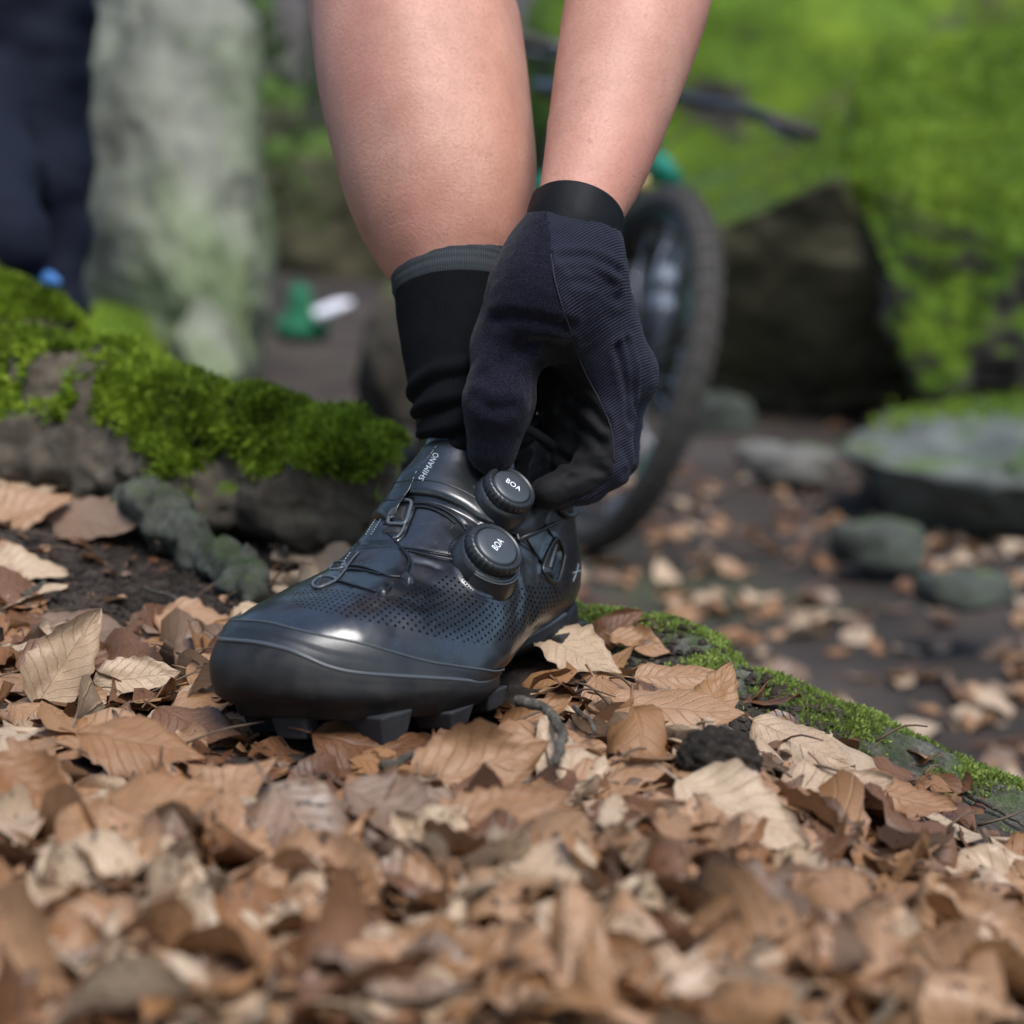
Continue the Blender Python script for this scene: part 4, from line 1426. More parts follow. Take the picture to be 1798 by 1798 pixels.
# low grey-green root-like stone at the foot of the mossy ridge
chain = spline_chain([at(205, 872, 1.46), at(262, 875, 1.43), at(300, 905, 1.40), at(370, 965, 1.35), at(425, 1000, 1.30), at(448, 1030, 1.27)], [.014, .022, .020, .015, .016, .010], 12)
v, q, n = sdf_rock('small_rock', chain, None, .0035, .013, 34, .010, 4); v[:, 2] -= .006
c = v.mean(0) * (1, 1, 0) + (0, 0, v[:, 2].min())
o = obj('small_rock', v - c, q, mat_rock('grey_green_stone', (.022, .023, .018), (.095, .098, .078), (.045, .065, .025), .5, 1.0, .42, 40)); o.location = c
tag(o, 'narrow grey-green stone running from the mossy ridge towards the shoe toe', 'rock')

# moss on the edge of the bank, right of the shoe
def bank_pts(n, fn_keep, xr, yr):
    out = []
    while sum(len(k) for k in out) < n:
        p = np.stack([rng.uniform(*xr, 6000), rng.uniform(*yr, 6000)], -1)
        k = rng.random(6000) < fn_keep(p[:, 0], p[:, 1]); out.append(p[k])
    p = np.concatenate(out)[:n]; z = bank_zf(p[:, 0], p[:, 1]); e = .006
    nx = (bank_zf(p[:, 0] + e, p[:, 1]) - z) / e; ny = (bank_zf(p[:, 0], p[:, 1] + e) - z) / e
    N = np.stack([-nx, -ny, np.ones(n)], -1); N /= np.linalg.norm(N, axis=1, keepdims=True)
    return np.c_[p, z], N


def edge_keep(x, y):
    s = ridge_f(x, y); m = fbm(np.stack([x * 22, y * 22, 0 * x], -1), 3)
    return np.clip(2.2 * np.exp(-((s + .022) / .034) ** 2) * (.50 + 2.4 * m) * sstep(.35, .55, y), 0, 1) * (x > -.02)


P, N = bank_pts(30000, edge_keep, (-.02, .55), (.45, 1.45))
mv, mf, mrn = moss_mesh(P, N, .0034, 5, rng, 1.1)
tag(obj('edge_moss', mv, mf, M_MOSS2, smooth=False, attrs={'rnd': mrn}), 'thin pale green moss along the edge of the bank', 'moss', kind='stuff')

# boulders beyond the path
def moss_cover(o, rest, count, size, bias):
    """cushions of moss on the upward faces of a boulder"""
    v, n, f = rest; tri = np.array([q[:3] for q in f])
    def kp(p, fn): return np.clip(fn[:, 2] * 2.0 - 1.2 + bias + 2.2 * fbm(p * 3.0, 3), 0, 1) * ((fn * (p - C0)).sum(1) < .3)
    P, N = scatter_on(v, tri, None, n, count, kp)
    mv, mf, rn = moss_mesh(P + N * .01, N, size, 4, rng)
    c = np.array(o.location); obj('moss', mv - c, mf, M_MOSS, o, smooth=False, attrs={'rnd': rn})['kind'] = 'stuff'


M_BOULD = mat_rock('dark_boulder', (.045, .041, .024), (.125, .110, .066), (.060, .105, .014), .55, .85, .55, 2.6)
M_BOULD2 = mat_rock('bright_mossy_boulder', (.04, .035, .03), (.12, .10, .085), (.105, .180, .016), .10, .42, .80, 2.2)
o, *_ = hull_rock('boulder', [at(1235, 415, 5.55), at(1470, 312, 5.45), at(1560, 480, 5.6), at(1630, 700, 6.0), at(1400, 725, 6.05), at(1225, 715, 6.1), at(1175, 560, 6.15),
                              at(1130, 320, 7.2), at(1480, 190, 7.0), at(1700, 300, 7.2), at(1700, 700, 7.5), at(1140, 700, 7.5)], M_BOULD, 5, .045, 3.2, seed=1, smooth_it=0)
tag(o, 'big dark boulder with a green mossy top behind the bicycle wheel', 'boulder'); moss_cover(o, _, 4000, .012, .3)
o, *_ = hull_rock('boulder', [at(1490, 312, 5.55), at(1560, 480, 5.45), at(1630, 690, 5.40), at(1670, 690, 5.35), at(1800, 440, 5.2), at(1980, 380, 5.2), at(1980, 660, 5.4),
                              at(1500, 130, 6.4), at(1640, 60, 6.5), at(1900, 40, 6.4), at(2100, 100, 6.4), at(2100, 660, 6.6), at(1600, 690, 6.4)], M_BOULD2, 5, .11, 3.4, seed=2, smooth_it=0)
tag(o, 'bright green mossy boulder with dark hollows at the right edge', 'boulder'); moss_cover(o, _, 9000, .013, 1.2)
o, *_ = hull_rock('stone_slab', [at(1462, 792, 4.02), at(1560, 822, 3.80), at(1740, 852, 3.65), at(1960, 868, 3.62), at(2050, 740, 4.3), at(1980, 690, 4.75), at(1700, 698, 4.75), at(1560, 735, 4.5),
                                 at(1560, 900, 3.95), at(1740, 950, 3.80), at(2000, 965, 3.8), at(2000, 800, 4.6), at(1560, 800, 4.6)],
                  mat_rock('grey_slab', (.065, .070, .060), (.19, .20, .18), (.07, .125, .018), .80, 1.1, .40, 3.2), 5, .045, 4, seed=3, smooth_it=0)
tag(o, 'flat grey stone slab edged with green moss beside the path', 'stone'); moss_cover(o, _, 420, .016, -.5)
for k, (px, py, d, w, hh, lab, dk) in enumerate(((1265, 728, 5.6, .125, .085, 'low green-grey stone lying behind the bicycle tyre', 0), (1395, 812, 4.45, .115, .05, 'small pale stone next to the flat slab', 1),
                                             (1330, 795, 4.7, .07, .035, 'pebble-sized pale stone between the green stone and the slab', 1), (1545, 950, 3.35, .10, .05, 'dark half-buried stone in front of the flat slab', 0),
                                             (1690, 1030, 2.75, .08, .030, 'dark low stone among the leaves on the path', 0))):
    c = at(px, py, d); rg = np.random.default_rng(k)
    pts = [c + np.array([w * math.cos(a) * rg.uniform(.8, 1.1), .7 * w * math.sin(a) * rg.uniform(.8, 1.1), z * hh]) for z in (-1.0, -.2, .6) for a in np.linspace(0, 6.28, 9)[:-1]] + [c + np.array([0, 0, hh])]
    o, *_ = hull_rock('stone', pts, mat_rock('stone_%d' % k, (.035, .037, .032) if not dk else (.10, .095, .085), (.085, .095, .075) if not dk else (.22, .21, .19), (.08, .13, .03), .8, 1.2, .40, 9), 3, .015, 10, seed=k + 5)
    tag(o, lab, 'stone')
# dark mossy standing stone just left of the sock
o, *_ = hull_rock('boulder', [at(672, 455, 4.4), at(640, 600, 4.35), at(608, 742, 4.6), at(700, 760, 4.4), at(860, 750, 4.6), at(880, 470, 4.7), at(700, 440, 5.0), at(640, 740, 5.2), at(860, 740, 5.3)],
                  mat_rock('dark_standing_stone', (.020, .018, .014), (.060, .050, .040), (.07, .12, .015), .45, .8, .50, 4), 5, .03, 4, seed=9, smooth_it=1)
tag(o, 'dark upright rock with a mossy flank just behind the black sock', 'boulder')
o, *_ = hull_rock('boulder', [at(120, 690, 5.6), at(180, 545, 5.8), at(225, 530, 5.9), at(290, 640, 5.6), at(310, 700, 5.5), at(140, 700, 5.2), at(250, 560, 6.6), at(120, 560, 6.6), at(300, 700, 6.6)], M_BOULD2, 4, .05, 4, seed=12)
tag(o, 'small hump of vivid green moss at the foot of the pale rock face', 'boulder'); moss_cover(o, _, 2000, .014, 1.2)
for k, (px, py, d, w, hh, lab) in enumerate(((560, 372, 15, .95, .75, 'dark far rock under the trees left of the calf'), (470, 330, 19, 1.3, 1.3, 'tall shaded rock far back between the pale tree and the calf'), (20, 300, 9, 1.0, 1.1, 'mossy rock far behind the person in dark trousers'),
                                             (1330, 150, 9.5, 1.5, 1.0, 'mossy outcrop above the dark boulder'), (1720, 40, 11, 2.2, 1.5, 'mossy outcrop high on the slope at the right'))):
    c = at(px, py, d); rg = np.random.default_rng(k + 40)
    pts = [c + np.array([w * math.cos(a) * rg.uniform(.75, 1.1), w * math.sin(a) * rg.uniform(.75, 1.1), z * hh]) for z in (-1.0, -.1, .7) for a in np.linspace(0, 6.28, 8)[:-1]] + [c + np.array([.1, 0, hh])]
    o, *_ = hull_rock('boulder', pts, M_BOULD if k not in (3, 4) else M_BOULD2, 4, .12, 1.6, seed=k + 20); tag(o, lab, 'boulder')
# ------------------------------------------------------------------ fallen leaves
def mat_leaf(name, stops):
    t = NT(name)
    uv = t.new('TexCoord').outputs['UV']; sp = t.new('SeparateXYZ'); t.link(uv, sp.inputs[0])
    oi = t.new('ObjectInfo'); rnd = t.math('FRACT', t.math('ADD', oi.outputs['Random'], t.attr('rnd')))
    ob = t.coord('Object'); blot = t.noise(ob, 45, 5, .65); fine = t.noise(ob, 320, 4, .65)
    base = t.ramp(rnd, stops)
    base = t.mix(t.ramp(blot, [(.38, (0, 0, 0)), (.70, (.75, .75, .75))]), base, t.mix(.5, base, (.30, .14, .055)))
    # veins: midrib and slanting side veins
    av = t.math('ABSOLUTE', sp.outputs[1])
    sv = t.math('ABSOLUTE', t.math('SUBTRACT', t.math('FRACT', t.math('MULTIPLY', t.math('ADD', t.math('SUBTRACT', sp.outputs[0], t.math('MULTIPLY', av, .30)), t.math('MULTIPLY', t.noise(ob, 3.0, 2), .12)), 8.6)), .5))
    vein = t.math('MAXIMUM', t.ramp(sv, [(.0, (1, 1, 1)), (.10, (0, 0, 0))]), t.ramp(av, [(.02, (1, 1, 1)), (.07, (0, 0, 0))]))
    base = t.mix(t.math('MULTIPLY', vein, t.math('MULTIPLY_ADD', blot, .7, -.08)), base, t.mix(.45, base, (.16, .075, .03)))
    speck = t.ramp(t.noise(ob, 210, 2, .5), [(.62, (0, 0, 0)), (.66, (.85, .85, .85))])
    base = t.mix(speck, base, (.030, .019, .013))
    rimf = t.ramp(t.math('ADD', av, t.math('MULTIPLY_ADD', fine, .5, -.25)), [(.80, (0, 0, 0)), (1.0, (.7, .7, .7))])
    base = t.mix(rimf, base, t.mix(.5, base, (.10, .045, .02)))
    t.color(base)
    t.rough(t.math('MULTIPLY_ADD', blot, .40, .22)); t.set(Specular_IOR_Level=.45)
    b = t.bump(vein, .5, .0012); t.bump(fine, .25, .0008, b)
    tr = t.new('BsdfTranslucent'); mx = t.new('MixShader'); mx.inputs[0].default_value = .22
    t.link(base, tr.inputs[0]); t.link(t.b.outputs[0], mx.inputs[1]); t.link(tr.outputs[0], mx.inputs[2]); t.link(mx.outputs[0], t.out.inputs[0])
    return t.m


M_LEAF = {
    'tan': mat_leaf('leaf_tan', [(.0, (.29, .150, .072)), (.5, (.41, .250, .145)), (1, (.335, .185, .095))]),
    'pale': mat_leaf('leaf_pale', [(.0, (.47, .355, .24)), (.5, (.54, .41, .28)), (1, (.42, .30, .195))]),
    'orange': mat_leaf('leaf_orange_brown', [(.0, (.27, .130, .052)), (.5, (.34, .185, .085)), (1, (.23, .105, .042))]),
    'brown': mat_leaf('leaf_brown', [(.0, (.105, .044, .020)), (.5, (.145, .068, .035)), (1, (.080, .034, .017))]),
    'grey': mat_leaf('leaf_grey_brown', [(.0, (.17, .115, .080)), (.5, (.23, .160, .115)), (1, (.13, .088, .062))])}


def leaf_geo(rg, L=.07, W=.6, curl=0.0, cup=0.0, fold=0.0, wave=.5, twist=0.0, nt=14, ns=8, stem=True, torn=0.0):
    """one leaf: grid over length x width with side-vein corrugation, wavy rim, bends; x along the leaf"""
    t = np.linspace(0, 1, nt); s = np.linspace(-1, 1, ns + 1)
    w = W * L / 2 * np.clip(np.sin(np.pi * np.clip(t, 0, 1) ** .82), 0, 1) ** .72 * (1 - .25 * t ** 4)
    w[0] = .002 * L; w[-1] = 0
    T, S = np.meshgrid(t, s, indexing='ij')
    ph = rg.uniform(0, 6.28, 4)
    rim = 1 + .06 * np.sin(T * 38 + ph[0]) * np.abs(S) ** 3 + .10 * torn * noise3(np.stack([T * 6 + ph[1], S * 2, 0 * T], -1)) * np.abs(S)
    y = S * w[:, None] * rim; x = T * L - .12 * L * np.abs(S) ** 1.5 * np.sin(np.pi * T) * .5
    z = .010 * L * np.cos(2 * np.pi * 9 * (T - .30 * np.abs(S)) + .4) * np.sin(np.pi * T) * np.minimum(np.abs(S) * 3, 1)
    z = z + wave * L * .05 * (np.sin(T * 9 + ph[2] + S * 2) * np.abs(S) ** 1.5 + .8 * noise3(np.stack([T * 2.2 + ph[3], S * 1.4 + ph[0], 0 * T], -1)))
    z = z + fold * np.abs(y)
    z = z + wave * L * .035 * fbm(np.stack([T * 5 + ph[1], S * 3 + ph[2], 0 * T + ph[3]], -1), 2)
    # cup across, curl along
    if abs(cup) > 1e-3:
        a = y * cup / (W * L * .5); r = (W * L * .5) / cup
        z = z + r * (1 - np.cos(a)); y = r * np.sin(a)
    if abs(curl) > 1e-3:
        a = (x / L - .4) * curl; r = L / curl
        xn = (r - z) * np.sin(a); z = r - (r - z) * np.cos(a); x = xn + .4 * L
    if twist:
        a = (T - .5) * twist; y, z = y * np.cos(a) - z * np.sin(a), y * np.sin(a) + z * np.cos(a)
    V = np.stack([x - .45 * L, y, z], -1).reshape(-1, 3); F = grid_faces(nt, ns + 1)[:, ::-1]
    uv = np.stack([T, S], -1).reshape(-1, 2)
    V[:, 2] -= np.median(V[:, 2])
    F = [tuple(f) for f in F]
    if stem:
        p0 = V[ns // 2]; p = np.array([p0 + np.array([-.0, 0, 0]), p0 + np.array([-.08 * L, .01 * L, .01 * L]), p0 + np.array([-.18 * L, .03 * L, .0])])
        tv, tf = tube(p, [.013 * L, .011 * L, .012 * L], 4); F += [tuple(i + len(V) for i in q) for q in tf]
        V = np.concatenate([V, tv]); uv = np.concatenate([uv, np.zeros((len(tv), 2))])
    return V, F, uv


rg = np.random.default_rng(5)
VARIANTS = []
for k in range(16):
    V, F, uv = leaf_geo(rg, 1.0, rg.uniform(.52, .68), rg.choice([-1, 1]) * rg.uniform(.2, 1.9), rg.choice([-1, 1]) * rg.uniform(.3, 2.0), rg.uniform(-.1, .5), rg.uniform(.8, 2.6), rg.uniform(-.8, .8), torn=rg.choice([0, 1.5, 4.0]))
    VARIANTS.append((V, F, uv))
FLATV = []
for k in range(8):
    FLATV.append(leaf_geo(rg, 1.0, rg.uniform(.52, .66), rg.uniform(-.5, .5), rg.uniform(-.5, .5), rg.uniform(-.05, .15), rg.uniform(.4, 1.0), rg.uniform(-.3, .3), torn=rg.choice([0, 1.0, 2.5])))
LEAF_ME = {}


def leaf_mesh(kind, var, mat):
    key = (kind, var, mat)
    if key not in LEAF_ME:
        V, F, uv = (VARIANTS if kind == 'c' else FLATV)[var]
        LEAF_ME[key] = mesh_data('fallen_leaf', V, F, M_LEAF[mat], uv=uv, attrs={'rnd': np.zeros(len(V))})
    return LEAF_ME[key]


def basis(normal, along):
    n = np.asarray(normal, float); n /= np.linalg.norm(n); x = np.asarray(along, float) - n * np.dot(along, n); x /= np.linalg.norm(x)
    return np.stack([x, np.cross(n, x), n], 1)


def put(o, c, R, s):
    M = Matrix([[*(R[i] * s), c[i]] for i in range(3)] + [[0, 0, 0, 1]]); o.matrix_world = M; return o


def bank_normal(x, y, e=.02):
    z = lambda a, b: float(bank_zf(np.array([a]), np.array([b]))[0])
    n = np.array([-(z(x + e, y) - z(x - e, y)) / (2 * e), -(z(x, y + e) - z(x, y - e)) / (2 * e), 1.0]); return n / np.linalg.norm(n)


# leaves one can point to: pixel, length in m, direction in the picture, lean towards the camera, look
HERO = [
    ((830, 1392), .088, 20, .85, dict(cup=.9, curl=.5, wave=1.4), 'tan', 'large curled tan leaf with raised ribs right in front of the sole', .012),
    ((245, 1375), .078, -8, .45, dict(cup=-.5, curl=-.4), 'orange', 'broad orange-tan leaf in front of the upright pale leaf', .030),
    ((118, 1245), .080, 60, 1.15, dict(fold=.5, curl=.3), 'pale', 'pale leaf standing on edge with dark midrib, lower left', .028),
    ((235, 1228), .062, 5, .75, dict(cup=.6, wave=1.2), 'pale', 'pale yellowish ribbed leaf beside the upright leaf', .018),
    ((72, 868), .105, -8, .55, dict(fold=.3, wave=1.3), 'pale', 'large pale ribbed leaf at the far left below the mossy ridge', .012),
    ((30, 915), .100, 25, .55, dict(wave=1.2, cup=.4), 'tan', 'pale tan leaf overlapped by the large ribbed leaf at the far left', .006),
    ((155, 942), .118, -20, .40, dict(torn=3.0, wave=.7), 'grey', 'wide grey-brown torn leaf lying in front of the grey-green stone', .014),
    ((35, 1018), .075, 0, .50, dict(cup=.4), 'pale', 'small pale yellow leaf at the left edge on dark soil', .010),
    ((345, 1300), .072, -30, .35, dict(cup=-.7), 'brown', 'dark brown leaf under the shoe toe on its left', .008),
    ((650, 1342), .085, -12, .40, dict(cup=-.4, curl=.5), 'brown', 'dark reddish leaf lying in the shade before the sole', .010),
    ((1010, 1178), .080, -40, .40, dict(wave=.8, torn=2), 'pale', 'big pale leaf close beside the shoe heel lugs', .016),
    ((1180, 1222), .062, 6, .55, dict(cup=-.5, torn=1), 'tan', 'black-speckled tan leaf on the mossy edge of the bank', .014),
    ((1180, 1292), .092, -10, .45, dict(cup=-.6, wave=.6), 'tan', 'large ribbed pinkish tan leaf right of the sole', .020),
    ((935, 1300), .055, 30, .85, dict(cup=1.4, curl=.6), 'orange', 'small rolled orange-brown leaf between the sole and the ribbed leaf', .016),
    ((1250, 1275), .060, 60, .60, dict(cup=-.5), 'orange', 'orange-brown leaf bent over the ribbed leaf, near the black nut', .022),
    ((1400, 1345), .075, -35, .55, dict(cup=-.7), 'pale', 'narrow pale leaf sloping down right of the black nut', .014),
    ((1450, 1425), .075, 5, .50, dict(torn=2), 'pale', 'pale leaf below the sloping narrow leaf, lower right', .016),
    ((1570, 1440), .070, -15, .50, dict(cup=-.4), 'tan', 'tan leaf lying at the lower end of the mossy edge', .014),
    ((1290, 1482), .085, -35, .50, dict(cup=.4), 'pale', 'blurred pale leaf below the black nut at the bottom', .022),
    ((1085, 1400), .065, 10, .40, dict(), 'tan', 'flat tan leaf right of the curved grey twig', .012),
    ((560, 990), .075, 5, .55, dict(wave=1.3), 'pale', 'pale crumpled leaf just behind the shoe at the mossy ridge', .012),
    ((345, 1120), .078, -15, .40, dict(wave=1.2), 'tan', 'crinkled tan leaf left of the shoe toe', .014),
    ((390, 1195), .060, -10, .40, dict(), 'tan', 'small tan leaf touching the left side of the toe', .006),
    ((150, 1130), .082, -12, .40, dict(cup=-.4), 'grey', 'greyish ribbed leaf above the reddish leaves on the left', .012),
    ((110, 1185), .075, 20, .45, dict(cup=.6), 'brown', 'reddish brown leaf behind the upright pale leaf', .012),
    ((250, 1490), .080, 12, .55, dict(cup=-.6, curl=-.4), 'orange', 'big blurred orange leaf at the bottom left', .026),
    ((60, 1450), .075, -35, .60, dict(cup=.8), 'orange', 'blurred folded orange leaf in the bottom left corner', .024),
    ((400, 1445), .066, 35, .55, dict(), 'tan', 'blurred tan leaf bottom left next to the big orange one', .020),
    ((700, 1490), .072, -25, .50, dict(cup=.5), 'grey', 'blurred grey-brown leaf at the bottom below the curled tan leaf', .026),
    ((880, 1485), .068, 15, .50, dict(), 'tan', 'blurred tan leaf at the bottom below the curved twig', .022),
    ((1080, 1130), .050, 35, .75, dict(cup=1.3), 'brown', 'small rolled brown leaf just behind the heel on the mossy edge', .014),
    ((1120, 1150), .050, -20, .55, dict(cup=.9), 'tan', 'small curled tan leaf behind the heel', .010)]
FALL = 'fallen leaves around the shoe'
hero_xy = []
for k, ((px, py), L, ang, lean, kw, colr, lab, lift) in enumerate(HERO):
    p = bank_hit(px, py, True)
    r2 = np.random.default_rng(100 + k)
    V, F, uv = leaf_geo(r2, 1.0, r2.uniform(.56, .66), kw.get('curl', .2), kw.get('cup', .2), kw.get('fold', .05), kw.get('wave', .9), r2.uniform(-.3, .3), 30, 16, torn=kw.get('torn', 0))
    o = link(bpy.data.objects.new('fallen_leaf', mesh_data('fallen_leaf', V, F, M_LEAF[colr], uv=uv, attrs={'rnd': np.full(len(V), r2.random())})))
    L *= .88
    n = np.array([r2.normal() * .1, -math.sin(lean) , math.cos(lean)])
    a = math.radians(ang); al = np.array([math.cos(a), math.sin(a) * (math.cos(lean)), math.sin(a) * math.sin(lean) + .0])
    R = basis(n, al); lo = (V @ R.T)[:, 2].min() * L
    c = p + np.array([0, 0, min(-lo * .75, .03) * .6 + lift * .5])
    put(o, c, R, L); tag(o, lab, 'leaf', FALL); hero_xy.append((c[0], c[1], L))
hero_xy = np.array(hero_xy)


def shoe_clear(x, y, m=.03):
    L = (np.array([x, y, .40]) - SHOE_LOC) @ SHOE_R / SHOE_S
    return not (-.01 - m < L[0] < .30 + m and abs(L[1]) < .062 + m)


# the rest of the litter within reach: single leaves, then fragments as one mass
CN = ['tan', 'tan', 'tan', 'pale', 'tan', 'pale', 'brown', 'grey', 'orange', 'pale']
WORD = {'tan': 'tan', 'pale': 'pale beige', 'orange': 'orange-brown', 'brown': 'dark brown', 'grey': 'grey-brown'}


REF = ['the large curled tan leaf', 'the broad orange-tan leaf', 'the pale leaf standing on edge', 'the pale yellowish ribbed leaf', 'the large pale ribbed leaf at the far left', 'the overlapped leaf at the far left', 'the wide grey-brown torn leaf',
       'the small pale yellow leaf at the left edge', 'the dark brown leaf under the toe', 'the dark reddish leaf before the sole', 'the big pale leaf by the heel lugs', 'the black-speckled tan leaf', 'the large ribbed pinkish leaf', 'the small rolled orange-brown leaf',
       'the bent orange-brown leaf by the nut', 'the narrow pale sloping leaf', 'the pale leaf at the lower right', 'the tan leaf ending the mossy edge', 'the blurred pale leaf below the nut', 'the flat tan leaf by the curved twig', 'the pale crumpled leaf behind the shoe',
       'the crinkled tan leaf left of the toe', 'the small tan leaf touching the toe', 'the greyish ribbed leaf on the left', 'the reddish brown leaf on the left', 'the big blurred orange leaf', 'the folded orange corner leaf', 'the blurred tan leaf at the bottom left',
       'the blurred grey-brown bottom leaf', 'the blurred tan leaf below the twig', 'the rolled brown leaf behind the heel', 'the curled tan leaf behind the heel']
hero_px = np.array([h_[0] for h_ in HERO], float)
rr_ = np.random.default_rng(21)
count = 0; tries = 0; used = {}; extra = []
while count < 150 and tries < 30000:
    tries += 1
    px, py = rr_.uniform(-30, 1828), rr_.uniform(1000, 1830)
    p = bank_hit(px, py)
    if p is None: continue
    s = float(ridge_f(p[:1], p[1:2])[0])
    if s > (-.135 if p[0] > .03 else -.075) + rr_.normal() * .014: continue
    L = rr_.uniform(.050, .092)
    if not shoe_clear(p[0], p[1], L * .42): continue
    soil = 100 < px < 490 and 960 < py < 1105
    if soil and rr_.random() < .93: continue
    near = np.min(np.hypot(hero_xy[:, 0] - p[0], hero_xy[:, 1] - p[1]) / hero_xy[:, 2])
    if near < .28: continue
    lift = rr_.uniform(.001, .016) * (.4 if near < .6 else 1)
    if py > 1510:
        if len(extra) < 260: extra.append(p + np.array([0, 0, lift]))
        continue
    colr = CN[rr_.integers(len(CN))]
    curled = rr_.random() < .5
    o = link(bpy.data.objects.new('fallen_leaf', leaf_mesh('c' if curled else 'f', int(rr_.integers(16 if curled else 8)), colr)))
    n = bank_normal(p[0], p[1]) + rr_.normal(size=3) * (.26 if curled else .16); n[2] = abs(n[2])
    a = rr_.uniform(0, 6.28)
    put(o, p + np.array([0, 0, lift]), basis(n, (math.cos(a), math.sin(a), 0)), L)
    dv = np.array([px, py]) - hero_px; k = int(np.argmin(np.hypot(dv[:, 0], dv[:, 1] * 1.6))); dx_, dy_ = dv[k]
    rel = ('right of' if dx_ > 0 else 'left of') if abs(dx_) > abs(dy_) * 1.3 else ('below' if dy_ > 0 else 'above')
    size = 'small' if L < .062 else 'mid-sized' if L < .077 else 'large'
    tag(o, '%s %s %s leaf %s %s' % (size, 'curled' if curled else 'flat', WORD[colr], rel, REF[k]), 'leaf', FALL)
    count += 1


def leaf_mass(name, pts, nrm_fn, sizes, mats, label, rg, geos=None):
    """many leaves in one mesh, one material slot per colour"""
    VV, FF, UU, RR, MM = [], [], [], [], []; off = 0
    names = list(M_LEAF); gf = [np.array(g_[1]) for g_ in geos]
    for p, L in zip(pts, sizes):
        k = int(rg.integers(len(geos))); V, _, uv = geos[k]
        n = nrm_fn(p); a = rg.uniform(0, 6.28)
        R = basis(n, (math.cos(a), math.sin(a), 0.01)); VV.append((V * L) @ R.T + p)
        FF.append(gf[k] + off); off += len(V); UU.append(uv); RR.append(np.full(len(V), rg.random())); MM.append(np.full(len(gf[k]), names.index(mats[rg.integers(len(mats))])))
    o = obj(name, np.concatenate(VV), np.concatenate(FF), [M_LEAF[k] for k in names], uv=np.concatenate(UU), attrs={'rnd': np.concatenate(RR)}, mat_idx=np.concatenate(MM))
    return tag(o, label, 'leaf litter', kind='stuff')


for _ in range(3000):
    if len(extra) >= 460: break
    p = bank_hit(*((rr_.uniform(-700, -30), rr_.uniform(980, 1800)) if rr_.random() < .8 else (rr_.uniform(1828, 2300), rr_.uniform(1480, 1830))))
    if p is None or ridge_f(p[:1], p[1:2])[0] > -.10: continue
    extra.append(p + np.array([0, 0, rr_.uniform(.001, .014)]))
leaf_mass('near_leaf_litter', extra, lambda p: np.array([rr_.normal() * .3, rr_.normal() * .3, 1]), rr_.uniform(.055, .09, len(extra)), CN, 'blurred leaves nearest to the camera below the shoe', rr_, geos=VARIANTS)
SMALL = [leaf_geo(rg, 1.0, rg.uniform(.4, .8), rg.uniform(-1.2, 1.2), rg.uniform(-1, 1), .1, 1.2, rg.uniform(-.8, .8), 6, 4, False, 3.0) for _ in range(12)]
pts, sz = [], []
while len(pts) < 1750:
    px, py = rr_.uniform(-60, 1850), rr_.uniform(880, 1840)
    if len(pts) > 1500: px = rr_.uniform(-600, -40)
    p = bank_hit(px, py)
    if p is None or ridge_f(p[:1], p[1:2])[0] > -.085 + rr_.normal() * .022: continue
    if not shoe_clear(p[0], p[1], -.022): continue
    if 100 < px < 490 and 950 < py < 1110 and rr_.random() < .55: continue
    pts.append(p + np.array([0, 0, rr_.uniform(0, .006)])); sz.append(rr_.uniform(.012, .045) if py > 1120 or px > 500 else rr_.uniform(.008, .026))
leaf_mass('leaf_litter', pts, lambda p: np.array([rr_.normal() * .35, rr_.normal() * .35, 1]), sz, ['brown', 'brown', 'grey', 'orange', 'brown', 'brown', 'tan'], 'broken leaves and scraps packed between the larger leaves on the bank', rr_, geos=SMALL)  # mostly dark colours chosen so the gaps between leaves read as shade

# leaves on the path below
count = 0
for _ in range(6000):
    if count >= 42: break
    px, py = rr_.uniform(1060, 1798), rr_.uniform(880, 1420)
    p = on_plane(px, py, .0); s = float(ridge_s(p[:1], p[1:2])[0])
    if s < .12: continue
    p[2] = path_z(p[:1], p[1:2])[0] + .012
    colr = ['tan', 'pale', 'orange', 'grey', 'tan', 'pale'][rr_.integers(6)]
    o = link(bpy.data.objects.new('fallen_leaf', leaf_mesh('c', int(rr_.integers(16)), colr)))
    n = np.array([0, -.15, 1]) + rr_.normal(size=3) * .3; a = rr_.uniform(0, 6.28)
    put(o, p, basis(n, (math.cos(a), math.sin(a), 0)), rr_.uniform(.06, .10))
    PR = (((1120, 920), 'the foot of the bicycle tyre'), ((1600, 830), 'the flat grey slab'), ((1545, 950), 'the dark half-buried stone'), ((1690, 1030), 'the dark low stone'), ((1300, 1120), 'the mossy edge near the heel'), ((1560, 1290), 'the mossy edge at the right'), ((1790, 1250), 'the right edge of the picture'), ((1330, 960), 'the middle of the path'))
    k = int(np.argmin([math.hypot(px - q[0][0], py - q[0][1]) for q in PR])); dx_, dy_ = px - PR[k][0][0], py - PR[k][0][1]
    rel = ('right of' if dx_ > 0 else 'left of') if abs(dx_) > abs(dy_) else ('just below' if dy_ > 0 else 'just above')
    tag(o, 'blurred %s leaf on the path %s %s' % (WORD[colr], rel, PR[k][1]), 'leaf', 'leaves scattered on the path'); count += 1
N_ = 14000
x = rr_.uniform(-4, 4.5, N_); y = 1.6 + 12 * rr_.random(N_) ** 1.6
x[9000:], y[9000:] = rr_.uniform(.1, 1.9, 5000), rr_.uniform(1.5, 4.6, 5000)
m = fbm(np.stack([x * .9, y * .7, 3.0 + 0 * x], -1), 3) + .25 * (x > .2) - .3 * (x < .2) * (y > 4)
ok = (m > -.05) & (ridge_s(x, y) > .15); ok[np.where(ok & (np.arange(N_) < 9000))[0][1150:]] = False; ok[np.where(ok & (np.arange(N_) >= 9000))[0][380:]] = False
x, y = x[ok], y[ok]
